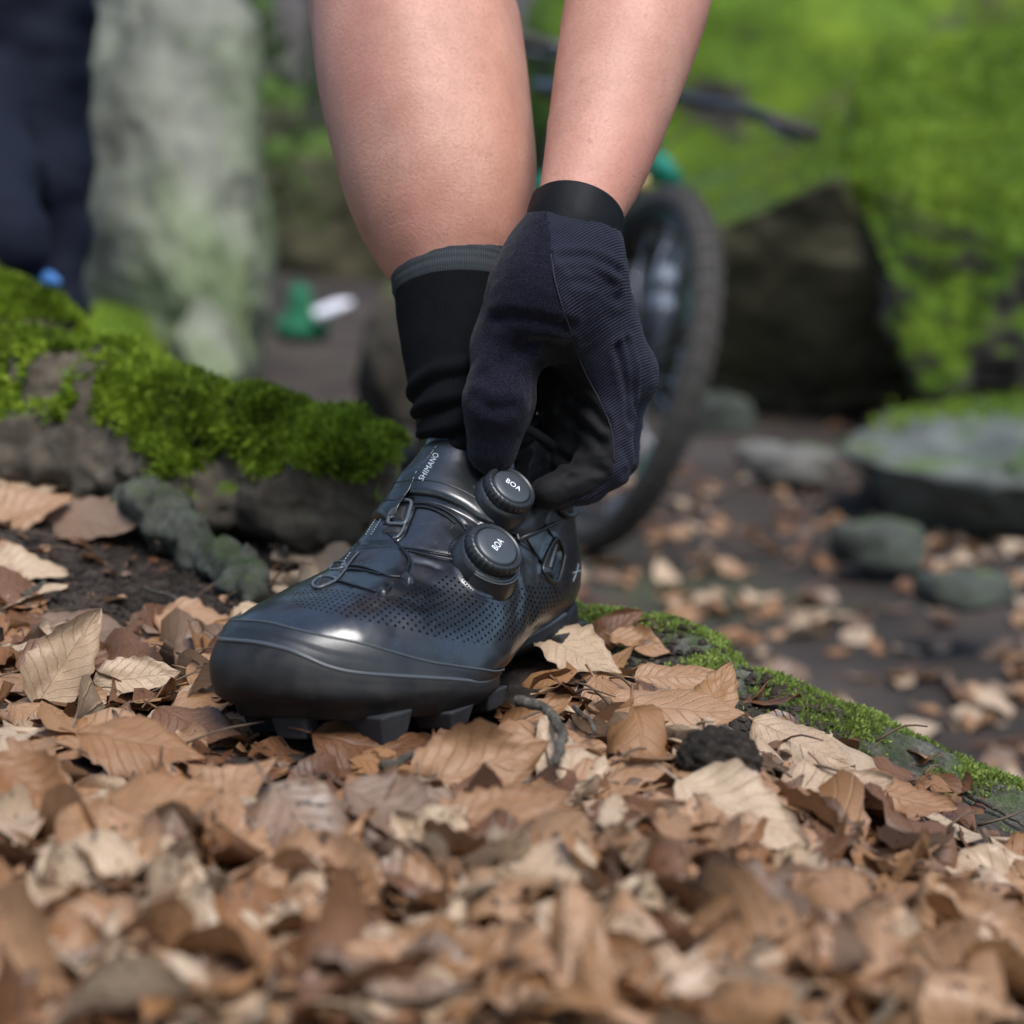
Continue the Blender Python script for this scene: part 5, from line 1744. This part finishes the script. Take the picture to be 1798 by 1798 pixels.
pts = np.stack([x, y, path_z(x, y) + rr_.uniform(.004, .012, len(x))], -1); sz = rr_.uniform(.05, .09, len(x))
leaf_mass('path_leaf_litter', pts, lambda p: np.array([rr_.normal() * .25, rr_.normal() * .25, 1]), sz, ['tan', 'pale', 'orange', 'grey', 'brown', 'tan'], 'leaf litter strewn along the trodden path', rr_, geos=SMALL)

# twigs and a nut
M_TWIG = mat_soil('grey_twig_bark', (.035, .030, .024), (.130, .115, .092), 3.0, .7)
TW = [([(905, 1322), (935, 1326), (962, 1340), (982, 1368), (985, 1400), (972, 1440)], .0030, 'curved grey twig lying in front of the sole', .026),
      ([(676, 1395), (705, 1382), (735, 1366)], .0024, 'short straight twig left of the curled tan leaf', .012),
      ([(1010, 1300), (1030, 1322), (1048, 1345)], .0016, 'thin pale stalk between two leaves right of the curled one', .018),
      ([(480, 955), (492, 975), (502, 1000)], .0024, 'pale straw-like stalk behind the shoe at the mossy ridge', .012),
      ([(42, 1075), (60, 1062), (78, 1050)], .0030, 'pale splinter of wood on the soil at the left', .008),
      ([(255, 1060), (300, 1075), (340, 1100)], .0018, 'thin dark stalk left of the shoe toe', .010),
      ([(1690, 1405), (1740, 1430), (1798, 1465)], .0016, 'thin dark twig lying along the mossy edge at the far right', .004)]
for pts, r, lab, lift in TW:
    P = np.array([bank_hit(*p, True) + np.array([0, 0, lift + r]) for p in pts]); P = smooth_line(P, 40)
    P += .0030 * np.stack([noise3(P * 90 + k * 9) for k in range(3)], -1)
    rad = r * (1 + .5 * noise3(P * 190) + .35 * noise3(P * 420)) * np.linspace(1.1, .7, 40)
    c = P.mean(0) * (1, 1, 0) + (0, 0, P[:, 2].min() - r); v, f = tube(P - c, rad, 9)
    b = MB(); b.add(v, f)
    if r > .003:
        for i in (8, 17): b.tube(np.array([P[i] - c, P[i] - c + np.array([.006, -.002, .006])]), [r * .7, r * .35], 6)
    o = b.build('twig', M_TWIG); o.location = c; tag(o, lab, 'twig', 'twigs and stalks in the litter')
p = bank_hit(1262, 1385, True) + np.array([0, 0, .016])
bm = bmesh.new(); bmesh.ops.create_icosphere(bm, subdivisions=5, radius=1.0)
v = np.array([q.co[:] for q in bm.verts]); f = [tuple(q.index for q in fc_.verts) for fc_ in bm.faces]; bm.free()
an_ = np.arctan2(v[:, 1], v[:, 2]); v = v * (1 + .05 * np.sin(an_ * 16 + 3 * v[:, 0])[:, None] * (1 - v[:, :1] ** 2) + .16 * fbm(v * 2.6, 5, .65)[:, None]) * np.array([.0225, .016, .0165])
o = obj('nut', v, f, mat_soil('dark_nut_shell', (.012, .009, .007), (.060, .045, .034), 4.0)); o.location = p; o.rotation_euler = (0, .2, .25)
tag(o, 'dark wrinkled nut husk half sunk among the leaves on the right', 'nut')
# loose stalks and bits of stem through the litter
b = MB()
for _ in range(130):
    px, py = rr_.uniform(0, 1750), rr_.uniform(960, 1500)
    p = bank_hit(px, py)
    if p is None or ridge_f(p[:1], p[1:2])[0] > -.03 or not shoe_clear(p[0], p[1], .0): continue
    a = rr_.uniform(0, 6.28); L = rr_.uniform(.012, .045); dz = rr_.normal() * .15
    q = np.array([[0, 0, 0], [math.cos(a) * L * .5, math.sin(a) * L * .5, dz * L + .003], [math.cos(a + .2 * rr_.normal()) * L, math.sin(a + .2 * rr_.normal()) * L, dz * L * 1.5]]) + p + np.array([0, 0, rr_.uniform(.003, .016)])
    b.tube(smooth_line(q, 6), rr_.uniform(.0004, .0010) * np.linspace(1.2, .8, 6), 5)
tag(b.build('stalk_litter', mat_rubber('stalk_brown', (.10, .065, .042), .7, .3, .4)), 'loose leaf stalks and bits of stem among the leaves', 'stalks', kind='stuff')
# soil crumbs
pts = []
while len(pts) < 3600:
    px, py = rr_.uniform(40, 560), rr_.uniform(930, 1130)
    if rr_.random() < .25: px, py = rr_.uniform(880, 1500), rr_.uniform(1090, 1330)
    p = bank_hit(px, py)
    if p is None or not shoe_clear(p[0], p[1], -.01): continue
    pts.append(p)
base_v = np.array([(1, 0, 0), (-1, 0, 0), (0, 1, 0), (0, -1, 0), (0, 0, 1), (0, 0, -1)], float)
oct_f = np.array([(0, 2, 4), (2, 1, 4), (1, 3, 4), (3, 0, 4), (2, 0, 5), (1, 2, 5), (3, 1, 5), (0, 3, 5)])
pts = np.array(pts); nc = len(pts)
q = base_v[None] * rr_.uniform(.5, 1.3, (nc, 6, 3)) * rr_.uniform(.0010, .0048, (nc, 1, 1)) * np.stack([rr_.uniform(.7, 2.0, nc), np.ones(nc), np.full(nc, .7)], -1)[:, None]
a = rr_.uniform(0, 6.28, (nc, 1)); qx, qy = q[..., 0] * np.cos(a) - q[..., 1] * np.sin(a), q[..., 0] * np.sin(a) + q[..., 1] * np.cos(a)
q = np.stack([qx, qy, q[..., 2]], -1) + pts[:, None] + np.array([0, 0, .001])
tag(obj('soil_crumbs', q.reshape(-1, 3), (oct_f[None] + 6 * np.arange(nc)[:, None, None]).reshape(-1, 3), mat_soil('crumb_soil', (.020, .015, .012), (.075, .055, .042), 1.4), smooth=False), 'dark crumbs of soil and bark on the bank', 'soil', kind='stuff')
# ------------------------------------------------------------------ mountain bike behind the hand
M_TYRE = mat_rubber('tyre_rubber', (.050, .046, .042), .85, .25, .35)
M_GREEN = simple('frame_green_paint', (.006, .19, .125), .28, 0.0, Coat_Weight=.4)
M_BLACKMETAL = simple('bike_black_metal', (.022, .026, .032), .35, .3)
M_STEEL = simple('bike_bare_metal', (.45, .47, .5), .3, 1.0)
M_DECAL = simple('decal_pale_grey', (.16, .18, .22), .4)
M_AMBER = simple('amber_reflector', (.55, .38, .18), .3)
bike = empty('mountain_bike'); tag(bike, 'green mountain bike leaning behind the gloved hand', 'bicycle')
bc = on_plane(1012, 962, -.02)
fX = np.array([.285, -.96, 0]); fX /= np.linalg.norm(fX); yv = np.array([-fX[1], fX[0], 0]); lean = math.radians(15.5)
wZ = np.array([0, 0, math.cos(lean)]) + math.sin(lean) * yv; yL = np.cross(wZ, fX)
BS = 1.07
bike.matrix_world = Matrix([[fX[i] * BS, yL[i] * BS, wZ[i] * BS, bc[i]] for i in range(3)] + [[0, 0, 0, 1]])
WR = .375


def wheel(x):
    a = np.arange(72) / 72 * 2 * np.pi; rc = WR - .031
    ring = np.stack([x + rc * np.cos(a), 0 * a, WR + rc * np.sin(a)], -1)
    w = MB(); w.tube(ring, .029, 14, True); wo = w.build('wheel', M_TYRE, bike)
    b = MB()
    for k in range(96):
        t = 2 * np.pi * k / 96
        for ph, wd in ((-52, .010), (-17, .011), (17, .011), (52, .010)):
            p = math.radians(ph); off = (k % 2) * .012
            r = rc + (.0305) * math.cos(p); y = .0305 * math.sin(p)
            u = np.array([math.cos(t + off), 0, math.sin(t + off)]); tg = np.array([-u[2], 0, u[0]]); n = u * math.cos(p) + np.array([0, math.sin(p), 0])
            b.box(np.array([x, 0, WR]) + u * r + np.array([0, y, 0]), (.013, wd, .006), np.stack([tg, np.cross(n, tg), n], 1))
    b.build('tread', M_TYRE, wo, smooth=False)['kind'] = 'stuff'
    b = MB(); a2 = np.arange(72) / 72 * 2 * np.pi; rr2 = WR - .062
    prof = [(-.014, .008), (.014, .008), (.012, -.010), (-.012, -.010)]
    V = np.array([[x + (rr2 + dr) * math.cos(t), y, WR + (rr2 + dr) * math.sin(t)] for t in a2 for y, dr in prof])
    b.add(V, [(i * 4 + j, i * 4 + (j + 1) % 4, ((i + 1) % 72) * 4 + (j + 1) % 4, ((i + 1) % 72) * 4 + j) for i in range(72) for j in range(4)])
    b.build('rim', M_BLACKMETAL, wo)
    for k in range(28):
        t = 2 * np.pi * k / 28; s = 1 if k % 2 else -1
        v, f = tube([(x + .022 * math.cos(t + .9 * s), .026 * s, WR + .022 * math.sin(t + .9 * s)), (x + (rr2 - .008) * math.cos(t), .004 * s, WR + (rr2 - .008) * math.sin(t))], .0011, 5)
        obj('spoke', v, f, M_STEEL, wo)
    b = MB(); Rm = np.array([[1, 0, 0], [0, 0, 1], [0, -1, 0]], float)
    b.lathe([(.001, -.055), (.012, -.055), (.012, -.030), (.024, -.028), (.018, -.015), (.016, .015), (.024, .028), (.012, .030), (.012, .055), (.001, .055)], Rm, (x, 0, WR), 28); b.build('hub', M_BLACKMETAL, wo)
    b = MB(); b.lathe([(.050, -.040), (.080, -.040), (.080, -.038), (.050, -.038), (.050, -.040)], Rm, (x, 0, WR), 40); b.build('brake_disc', M_STEEL, wo)
    return wo


wf = wheel(0.0); wheel(-1.17)
for t in (-.05, 2.2, 5.2):                                      # pale and green decals on the front rim
    for col, dt in ((M_DECAL, 0.0), (M_GREEN, .42)):
        b = MB(); r0 = WR - .062
        P = [[(r0 + dr) * math.cos(a), -.0165, WR + (r0 + dr) * math.sin(a)] for a in np.linspace(t + dt, t + dt + .24, 10) for dr in (-.012, .012)]
        b.add(np.array(P), [(2 * i, 2 * i + 1, 2 * i + 3, 2 * i + 2) for i in range(9)]); b.build('rim_decal', col, wf, smooth=False)
ax_ = np.array([-.407, 0, .914]); axle = np.array([0, 0, WR]); crown = axle + np.array([-.012, 0, 0]) + ax_ * .455
fk = None
b = MB(); b.tube([crown + (0, -.075, -.015), crown + (0, -.03, .012), crown + (0, .03, .012), crown + (0, .075, -.015)], [.026, .030, .030, .026], 14); fk = b.build('fork', M_GREEN, bike)
for s in (-1, 1):
    b = MB(); b.tube([crown + (0, .068 * s, 0), crown + (0, .068 * s, 0) - ax_ * .20], .024 if s < 0 else .019, 14); b.build('stanchion', M_GREEN if s < 0 else M_BLACKMETAL, fk)
    b = MB(); b.tube([crown + (0, .068 * s, 0) - ax_ * .17, crown + (.005, .068 * s, 0) - ax_ * .32, axle + (.004, .062 * s, -.015)], [.028, .025, .020], 14); b.build('fork_leg', M_BLACKMETAL, fk)
    for k in (.22, .28):
        b = MB(); b.tube([crown + (.001, .068 * s, 0) - ax_ * k, crown + (.003, .068 * s, 0) - ax_ * (k + .035)], .0285, 14, caps=False); b.build('decal', M_DECAL, fk)
b = MB(); b.tube([crown + (.0, -.07, -.17), crown + (-.02, 0, -.10), crown + (0, .07, -.17)], .014, 10); b.build('fork_arch', M_BLACKMETAL, fk)
b = MB(); b.tube([crown + (.035, -.02, -.035), crown + (.05, -.02, -.035)], [.021, .018], 14); b.build('reflector', M_AMBER, bike)
ht0, ht1 = crown + ax_ * .02, crown + ax_ * .135; bb = np.array([-.73, 0, .335]); st = np.array([-.84, 0, .74]); ra = np.array([-1.17, 0, WR])
b = MB(); b.tube([ht0, ht1], .026, 16); b.tube([ht0 + ax_ * .02, ht0 + (-.06, 0, -.05), bb + (.03, 0, .04), bb], [.027, .033, .032, .030], 16); b.tube([ht1 - ax_ * .02, st], [.024, .019], 14); b.tube([bb, st + (-.012, 0, .05)], .018, 14)
for s in (-1, 1): b.tube([bb + (0, .03 * s, 0), bb + (-.12, .045 * s, .0), ra + (0, .065 * s, 0)], [.016, .013, .010], 10); b.tube([st + (0, .012 * s, -.03), st + (-.07, .042 * s, -.10), ra + (0, .065 * s, 0)], [.012, .010, .009], 10)
b.build('frame', M_GREEN, bike)
b = MB(); b.tube([st, st + (-.045, 0, .22)], .0155, 12); b.build('seatpost', M_BLACKMETAL, bike)
sv = np.array([(.13, 0, .0, .018), (.06, 0, .012, .026), (-.02, 0, .012, .05), (-.09, 0, .022, .068), (-.13, 0, .024, .055)])
R = []
for x, y, z, w in sv:
    for a in np.linspace(0, 2 * np.pi, 14, endpoint=False): R.append(st + np.array([-.05 + x, w * math.cos(a), .245 + z + .02 * math.sin(a)]))
f = [tuple(q) for q in grid_faces(5, 14, True)] + [tuple(range(14)), tuple(range(56, 70))]
obj('saddle', np.array(R), f, M_BLACKMETAL, bike)
stem = ht1 + ax_ * .035
b = MB(); b.tube([ht1, stem, stem + (.05, 0, .01)], [.019, .019, .018], 12); b.build('stem', M_BLACKMETAL, bike)
bar = stem + np.array([.05, 0, .01])
b = MB(); b.tube(smooth_line([bar + (-.05, -.38, .02), bar + (-.03, -.2, .02), bar + (0, -.06, 0), bar + (0, .06, 0), bar + (-.03, .2, .02), bar + (-.05, .38, .02)], 30), .0135, 12); hb = b.build('handlebar', M_BLACKMETAL, bike)
for s in (-1, 1):
    b = MB(); b.tube([bar + (-.048, .39 * s, .02), bar + (-.034, .255 * s, .02)], .0165, 12); b.build('grip', M_TYRE, hb)
    b = MB(); b.tube([bar + (-.02, .24 * s, .01), bar + (.03, .25 * s, -.01), bar + (.03, .33 * s, -.02)], .006, 8); b.build('brake_lever', M_BLACKMETAL, hb)
    b = MB(); b.tube(smooth_line([bar + (0, .22 * s, 0), bar + (.10, .1 * s, -.02), bar + (.06, 0.0, -.14), crown + (.05, -.06, -.12)], 20), .0026, 6); b.build('brake_hose', M_TYRE, hb)
b = MB(); Rm = np.array([[1, 0, 0], [0, 0, 1], [0, -1, 0]], float); b.lathe([(.02, -.055), (.075, -.05), (.078, -.047), (.02, -.045)], Rm, bb, 36)
b.tube([bb + (0, -.062, 0), bb + (.12, -.07, -.125)], .012, 8); b.tube([bb + (0, .062, 0), bb + (-.12, .07, .125)], .012, 8)
cr = b.build('crankset', M_BLACKMETAL, bike)
for p in (bb + np.array([.12, -.12, -.125]), bb + np.array([-.12, .12, .125])):
    b = MB(); b.box(p, (.09, .08, .018)); b.build('pedal', M_BLACKMETAL, cr, smooth=False)
# ------------------------------------------------------------------ second person, trees, undergrowth
M_NAVY = mat_cloth('navy_trouser_cloth', (.005, .007, .015), .85, .0, 260, .3)
p2 = empty('person', tuple(on_plane(110, 1150, -.02))); tag(p2, 'person in dark navy trousers standing behind the mossy ridge, top left', 'person')
P2I = Matrix.Translation(-p2.location)
LA = spline_chain([at(60, 60, 2.62), at(82, 220, 2.6), at(90, 330, 2.6), at(104, 440, 2.6), at(116, 520, 2.6), at(112, 620, 2.62), at(110, 820, 2.65), at(108, 1110, 2.7)], [.085, .070, .062, .046, .031, .036, .040, .035], 20)
LB = spline_chain([at(-40, 60, 2.62), at(-30, 250, 2.5), at(6, 395, 2.36), at(8, 440, 2.38), at(20, 478, 2.44), at(40, 492, 2.46)], [.085, .075, .056, .046, .032, .024], 16)
CORE2 = [(at(10, 60, 2.62), at(10, -300, 2.6), .13, .13), (at(10, -300, 2.6), at(10, -560, 2.58), .13, .15), (at(-110, -560, 2.58), at(130, -560, 2.58), .06, .06),
         (at(130, -560, 2.58), at(200, -260, 2.55), .045, .038), (at(200, -260, 2.55), at(170, -40, 2.45), .036, .028), (at(-120, -560, 2.58), at(-190, -260, 2.55), .045, .038), (at(-190, -260, 2.55), at(-120, -60, 2.4), .036, .028),
         (at(10, -640, 2.58), at(10, -720, 2.57), .05, .05), (at(10, -800, 2.56), at(10, -760, 2.52), .095, .08), (at(108, 1120, 2.72), at(112, 1175, 2.60), .04, .032)]


def p2_sdf(P):
    fold = .022 * fbm(P * np.array([6, 6, 15]), 3)
    return smin(smin(hard(P, LA), hard(P, LB), .02), chain_sdf(P, CORE2, .06), .03) - fold


v, q = sdf_mesh(p2_sdf, (-1.15, 2.2, -.08), (-.45, 2.95, 2.3), .011); v = lap(v, q, 2)
n = vert_normals(v, q)
if (n * (v - v.mean(0))).sum() < 0: q = q[:, ::-1].copy()
fz = v[q].mean(1)[:, 2]
obj('body', v, q, [M_NAVY, M_SKIN], p2, P2I, mat_idx=(fz > 1.52).astype(int))
ch = [(at(36, 494, 2.45), at(84, 492, 2.38), .014, .011), (at(84, 492, 2.38), at(100, 495, 2.36), .011, .007), (at(30, 482, 2.45), at(38, 476, 2.45), .014, .013)]
v, q = sdf_mesh(lambda P: np.maximum(chain_sdf(P, ch, .012), at(60, 503, 2.4)[2] - P[:, 2]), at(68, 485, 2.42) - .12, at(68, 485, 2.42) + .12, .004)
obj('shoe', lap(v, q, 2), q, simple('bright_blue_shoe', (.04, .14, .36), .55), p2, P2I)


def mat_bark(name, dark, light, green, scale=5):
    t = NT(name); ob = t.coord('Object', (1, 1, .35)); o2 = t.coord('Object')
    a = t.noise(ob, scale, 6, .65); b = t.noise(o2, scale * .55, 5, .6); c = t.noise(ob, scale * 9, 4, .7)
    col = t.mix(t.ramp(a, [(.34, (0, 0, 0)), (.66, (1, 1, 1))]), dark, light)
    col = t.mix(t.ramp(b, [(.42, (0, 0, 0)), (.62, (.9, .9, .9))]), col, green)
    t.color(col); t.set(Roughness=.9, Specular_IOR_Level=.2); n = t.bump(a, .8, .05); t.bump(c, .6, .01, n); return t.m


M_PALEBARK = mat_bark('pale_lichen_bark', (.085, .095, .075), (.30, .30, .25), (.17, .21, .09), 3.0)
M_DARKBARK = mat_bark('dark_bark', (.022, .019, .016), (.075, .066, .055), (.045, .06, .025), 6)


def mat_foliage(name, stops):
    t = NT(name); t.color(t.ramp(t.attr('rnd'), stops)); t.set(Roughness=.6, Specular_IOR_Level=.3)
    tr = t.new('BsdfTranslucent'); mx = t.new('MixShader'); mx.inputs[0].default_value = .4
    t.link(t.b.inputs['Base Color'].links[0].from_socket, tr.inputs[0]); t.link(t.b.outputs[0], mx.inputs[1]); t.link(tr.outputs[0], mx.inputs[2]); t.link(mx.outputs[0], t.out.inputs[0]); return t.m


M_FOL = mat_foliage('beech_foliage', [(0, (.020, .045, .010)), (.5, (.055, .105, .018)), (1, (.12, .19, .035))])
rb = np.random.default_rng(77)


def leaf_quads(centres, spread, n, size, rg):
    k = rg.integers(len(centres), size=n); c = np.asarray(centres)[k] + rg.normal(size=(n, 3)) * spread
    a = rg.normal(size=(n, 3)); a /= np.linalg.norm(a, axis=1, keepdims=True); b_ = np.cross(a, rg.normal(size=(n, 3))); b_ /= np.linalg.norm(b_, axis=1, keepdims=True)
    L = size * rg.uniform(.6, 1.3, (n, 1)); V = np.concatenate([c - a * L, c + b_ * L * .32, c + a * L, c - b_ * L * .32]); i = np.arange(n)
    return V, np.stack([i, n + i, 2 * n + i, 3 * n + i], -1), np.tile(rg.random(n), 4)


def tree(base, r, hgt, label, mat, seed, flare=1.6, crown_z=3.2, n_leaf=2200, lean=(0, 0)):
    rg2 = np.random.default_rng(seed); o = empty('tree', tuple(base)); tag(o, label, 'tree', 'trees of the wood')
    nz, na_ = 40, 40; zz = np.r_[np.linspace(-.25, 1.2, 22), np.linspace(1.35, hgt, 18)]; an2 = np.arange(na_) / na_ * 2 * np.pi
    ph = rg2.uniform(0, 6.28, 3); V = []
    for z in zz:
        t = max(z, 0) / hgt; rad = r * (1 - .62 * t) * (1 + (flare - 1) * math.exp(-max(z, -.2) * 2.6))
        lob = 1 + .22 * np.cos(an2 * 5 + ph[0]) * math.exp(-max(z, -.1) * 1.8) + .12 * np.cos(an2 * 3 + ph[1] + z * .4)
        V.append(np.stack([rad * lob * np.cos(an2) + lean[0] * z + .05 * math.sin(z * .8 + ph[2]), rad * lob * np.sin(an2) + lean[1] * z, np.full(na_, z)], -1))
    V = np.array(V); V += .05 * r * fbm(V * 4 + seed, 3)[..., None]
    tr = obj('trunk', V.reshape(-1, 3), grid_faces(nz, na_, True)[:, ::-1].copy(), mat, o)
    cen = []
    for k in range(9):
        z0 = rg2.uniform(crown_z, hgt * .95); a = rg2.uniform(0, 6.28); Lb = (hgt - z0) * .35 + rg2.uniform(.9, 1.9)
        p0 = np.array([lean[0] * z0, lean[1] * z0, z0]); p1 = p0 + np.array([math.cos(a) * Lb, math.sin(a) * Lb, .5 * Lb]); pm_ = (p0 + p1) / 2 + (0, 0, .12 * Lb)
        v_, f_ = tube(smooth_line([p0, pm_, p1], 8), np.linspace(r * .22, r * .05, 8), 6); obj('limb', v_, f_, mat, o)
        for s in (.5, .75, 1.0): cen.append(p0 + (p1 - p0) * s + rg2.normal(size=3) * .3)
    v_, f_, rn = leaf_quads(cen, .45, n_leaf, .075, rg2); c_ = obj('crown', v_, f_, M_FOL, o, smooth=False, attrs={'rnd': rn}); c_['kind'] = 'stuff'
    return o


def gpt(px, d):
    p = at(px, 600, d); p[2] = path_z(p[:1], p[1:2])[0]; return p


M_LICHEN = mat_bark('pale_lichen_rock', (.040, .042, .032), (.215, .215, .17), (.11, .145, .065), 1.5)
o, *_ = hull_rock('boulder', [at(150, 700, 6.9), at(170, 520, 6.7), at(165, 60, 6.8), at(250, -80, 6.9), at(300, 300, 6.45), at(310, 560, 6.4), at(420, 690, 6.3), at(445, 655, 6.5), at(400, 420, 6.7), at(462, 300, 6.9), at(440, 30, 7.2), at(330, -60, 7.4),
                              at(470, 680, 8.2), at(470, 20, 8.4), at(140, 690, 8.4), at(140, -60, 8.4)], M_LICHEN, 5, .13, 1.7, seed=31, smooth_it=1)
tag(o, 'tall pale rock face blotched with lichen left of the path', 'boulder')
o, *_ = hull_rock('boulder', [at(262, 690, 6.2), at(300, 560, 6.1), at(350, 480, 6.3), at(420, 560, 6.3), at(440, 670, 6.1), at(360, 700, 5.9), at(300, 690, 6.9), at(440, 690, 6.9)], M_LICHEN, 4, .07, 2.5, seed=33, smooth_it=1)
tag(o, 'pale rock spur leaning at the foot of the tall rock face by the path', 'boulder')
for k, (px, d, r, lab, m) in enumerate(((575, 17, .20, 'dark trunk at the far end of the path', M_DARKBARK), (480, 24, .24, 'dark trunk far back between the pale tree and the path', M_DARKBARK), (40, 13, .22, 'grey trunk above the head of the navy-trousered person', M_PALEBARK),
                                        (1010, 20, .26, 'dark trunk far behind the bicycle saddle', M_DARKBARK), (1190, 14, .19, 'slim trunk above the bicycle handlebar', M_DARKBARK), (1390, 18, .28, 'grey trunk on the slope above the dark boulder', M_PALEBARK),
                                        (1600, 13, .20, 'dark trunk above the bright mossy boulder', M_DARKBARK), (1760, 21, .25, 'trunk on the slope at the far right', M_DARKBARK), (200, 30, .25, 'far trunk seen past the pale tree', M_DARKBARK), (700, 34, .25, 'far trunk hidden partly by the calf', M_DARKBARK), (1290, 32, .26, 'far slender trunk right of the handlebar', M_DARKBARK))):
    tree(gpt(px, d), r, 8 + (k % 3), lab, m, 10 + k, 1.4, 2.4, 1500, (rb.normal() * .02, 0))
for k, (px, py, d, w, lab) in enumerate(((560, 300, 16, 1.0, 'dark bush over the far rocks left of the calf'), (420, 160, 12, .9, 'leafy bush right of the pale tree'), (100, 150, 11, .9, 'leafy bush above the navy-trousered person'), (980, 210, 13, .7, 'bush glimpsed between the calf and the arm'),
                                         (1280, 130, 12, 1.0, 'leafy bush above the bicycle handlebar'), (1480, 60, 12, 1.2, 'bush on top of the dark boulder'), (1730, 50, 13, 1.3, 'bush above the bright mossy boulder'), (650, 120, 20, 1.6, 'hazy bush behind the calf'))):
    c = at(px, py, d); gz = path_z(c[:1], c[1:2])[0]; base = np.array([c[0], c[1], gz]); o = empty('bush', tuple(base)); tag(o, lab, 'bush', 'undergrowth bushes')
    hgt = max(c[2] - gz, .4); cen = []
    for j in range(7):
        a = rb.uniform(0, 6.28); p1 = np.array([math.cos(a) * w * .7, math.sin(a) * w * .7, hgt * rb.uniform(.6, 1.2)])
        v_, f_ = tube(smooth_line([(0, 0, -.05), p1 * (.35, .35, .6), p1], 7), np.linspace(.03, .008, 7), 5); obj('stem', v_, f_, M_DARKBARK, o)
        cen += [p1, p1 * .7, p1 * (.4, .4, .45)]
    v_, f_, rn = leaf_quads(cen, w * .28, 1500, .05, rb); obj('foliage', v_, f_, M_FOL, o, smooth=False, attrs={'rnd': rn})['kind'] = 'stuff'

# beeches added round the clearing and behind the camera to block low sky light
rw = np.random.default_rng(5)
for k, (x, y, wd) in enumerate(((4.6, 3.2, 'right of the boulders'), (6.2, 7.5, 'beyond the boulders on the right'), (5.2, -.6, 'to the right of the camera'), (4.2, -4.2, 'behind the camera on the right'), (1.6, -5.6, 'behind the camera, right of centre'), (-1.2, -5.4, 'behind the camera, left of centre'),
                                 (-3.9, -4.0, 'behind the camera on the left'), (-5.2, -.8, 'to the left of the camera'), (-4.6, 3.0, 'left of the mossy ridge'), (-5.6, 7.2, 'beyond the pale rock on the left'), (-3.4, 11.0, 'behind the pale rock face'), (3.4, 12.5, 'behind the mossy outcrop'))):
    b0 = np.array([x, y, path_z(np.array([x]), np.array([y]))[0]])
    o = tree(b0, .17 + .03 * (k % 3), 7.5, 'leafy beech added for shade ' + wd, M_DARKBARK, 60 + k, 1.4, 2.0, 200)
    n_ = 30; cen = np.stack([rw.normal(size=n_) * 1.1, rw.normal(size=n_) * 1.1, rw.uniform(1.2, 7.6, n_)], -1)
    v_, f_, rn = leaf_quads(cen, .5, 3000, .13, rw); obj('crown', v_, f_, M_FOL, o, smooth=False, attrs={'rnd': rn})['kind'] = 'stuff'

# green rucksack and white bottle left on the path far behind
bc2 = on_plane(528, 590, -.02); bc2[2] = path_z(bc2[:1], bc2[1:2])[0]
rk = empty('rucksack', tuple(bc2)); tag(rk, 'small green bag left on the path far behind', 'bag')
M_BAG = mat_cloth('green_bag_cloth', (.014, .11, .055), .7, .1, 120)
v, q = sdf_mesh(lambda P: chain_sdf(P, [((0, 0, .09), (0, 0, .26), .10, .075), ((-.07, 0, .08), (.09, 0, .08), .085, .085)], .05) - .006 * fbm(P * 14, 3), (-.25, -.2, -.03), (.25, .2, .42), .012)
obj('body', v, q, M_BAG, rk); v, q = sdf_mesh(lambda P: chain_sdf(P, [((-.03, -.09, .07), (.05, -.09, .07), .05, .05)], .03), (-.18, -.2, -.02), (.2, .05, .2), .01); obj('pocket', v, q, M_BAG, rk)
v, f = tube(smooth_line([(-.05, .02, .30), (-.04, .02, .34), (.0, .02, .35), (.03, .02, .30)], 14), .010, 8); obj('handle', v, f, M_BAG, rk)
bt = MB(); bt.lathe([(.001, 0), (.037, 0), (.038, .02), (.038, .15), (.030, .17), (.022, .185), (.022, .205), (.016, .21), (.012, .23), (.001, .232)], np.array(Matrix.Rotation(1.2, 3, 'Y')), bc2 + np.array([.10, -.12, .16]), 28)
o = bt.build('bottle', simple('white_plastic', (.75, .77, .85), .4)); tag(o, 'white bottle lying against the green bag', 'bottle')

# leaves that would read alike are told apart by their order in the picture
seen_ = {}
for o in list(COL.objects):
    if o.parent is None and o.name.startswith('fallen_leaf'): seen_.setdefault(o['label'], []).append(o)
ORD = ['topmost', 'second from the top', 'third from the top', 'fourth from the top', 'fifth from the top']
for lab, os_ in seen_.items():
    if len(os_) < 2: continue
    os_.sort(key=lambda o: px_of(np.array(o.matrix_world.translation)[None])[0][1])
    for k, o in enumerate(os_):
        w = ('upper' if k == 0 else 'lower') if len(os_) == 2 else ORD[min(k, 4)]
        new = lab + ', ' + w + (' of the pair' if len(os_) == 2 else '')
        if len(new.split()) <= 16: o['label'] = new
        else: o['label'] = ('topmost' if k == 0 and len(os_) > 2 else 'lowest' if k == len(os_) - 1 and len(os_) > 2 else 'middle' if len(os_) == 3 else ['upper', 'second', 'third', 'fourth', 'fifth'][min(k, 4)] if len(os_) > 2 else w) + ' ' + lab
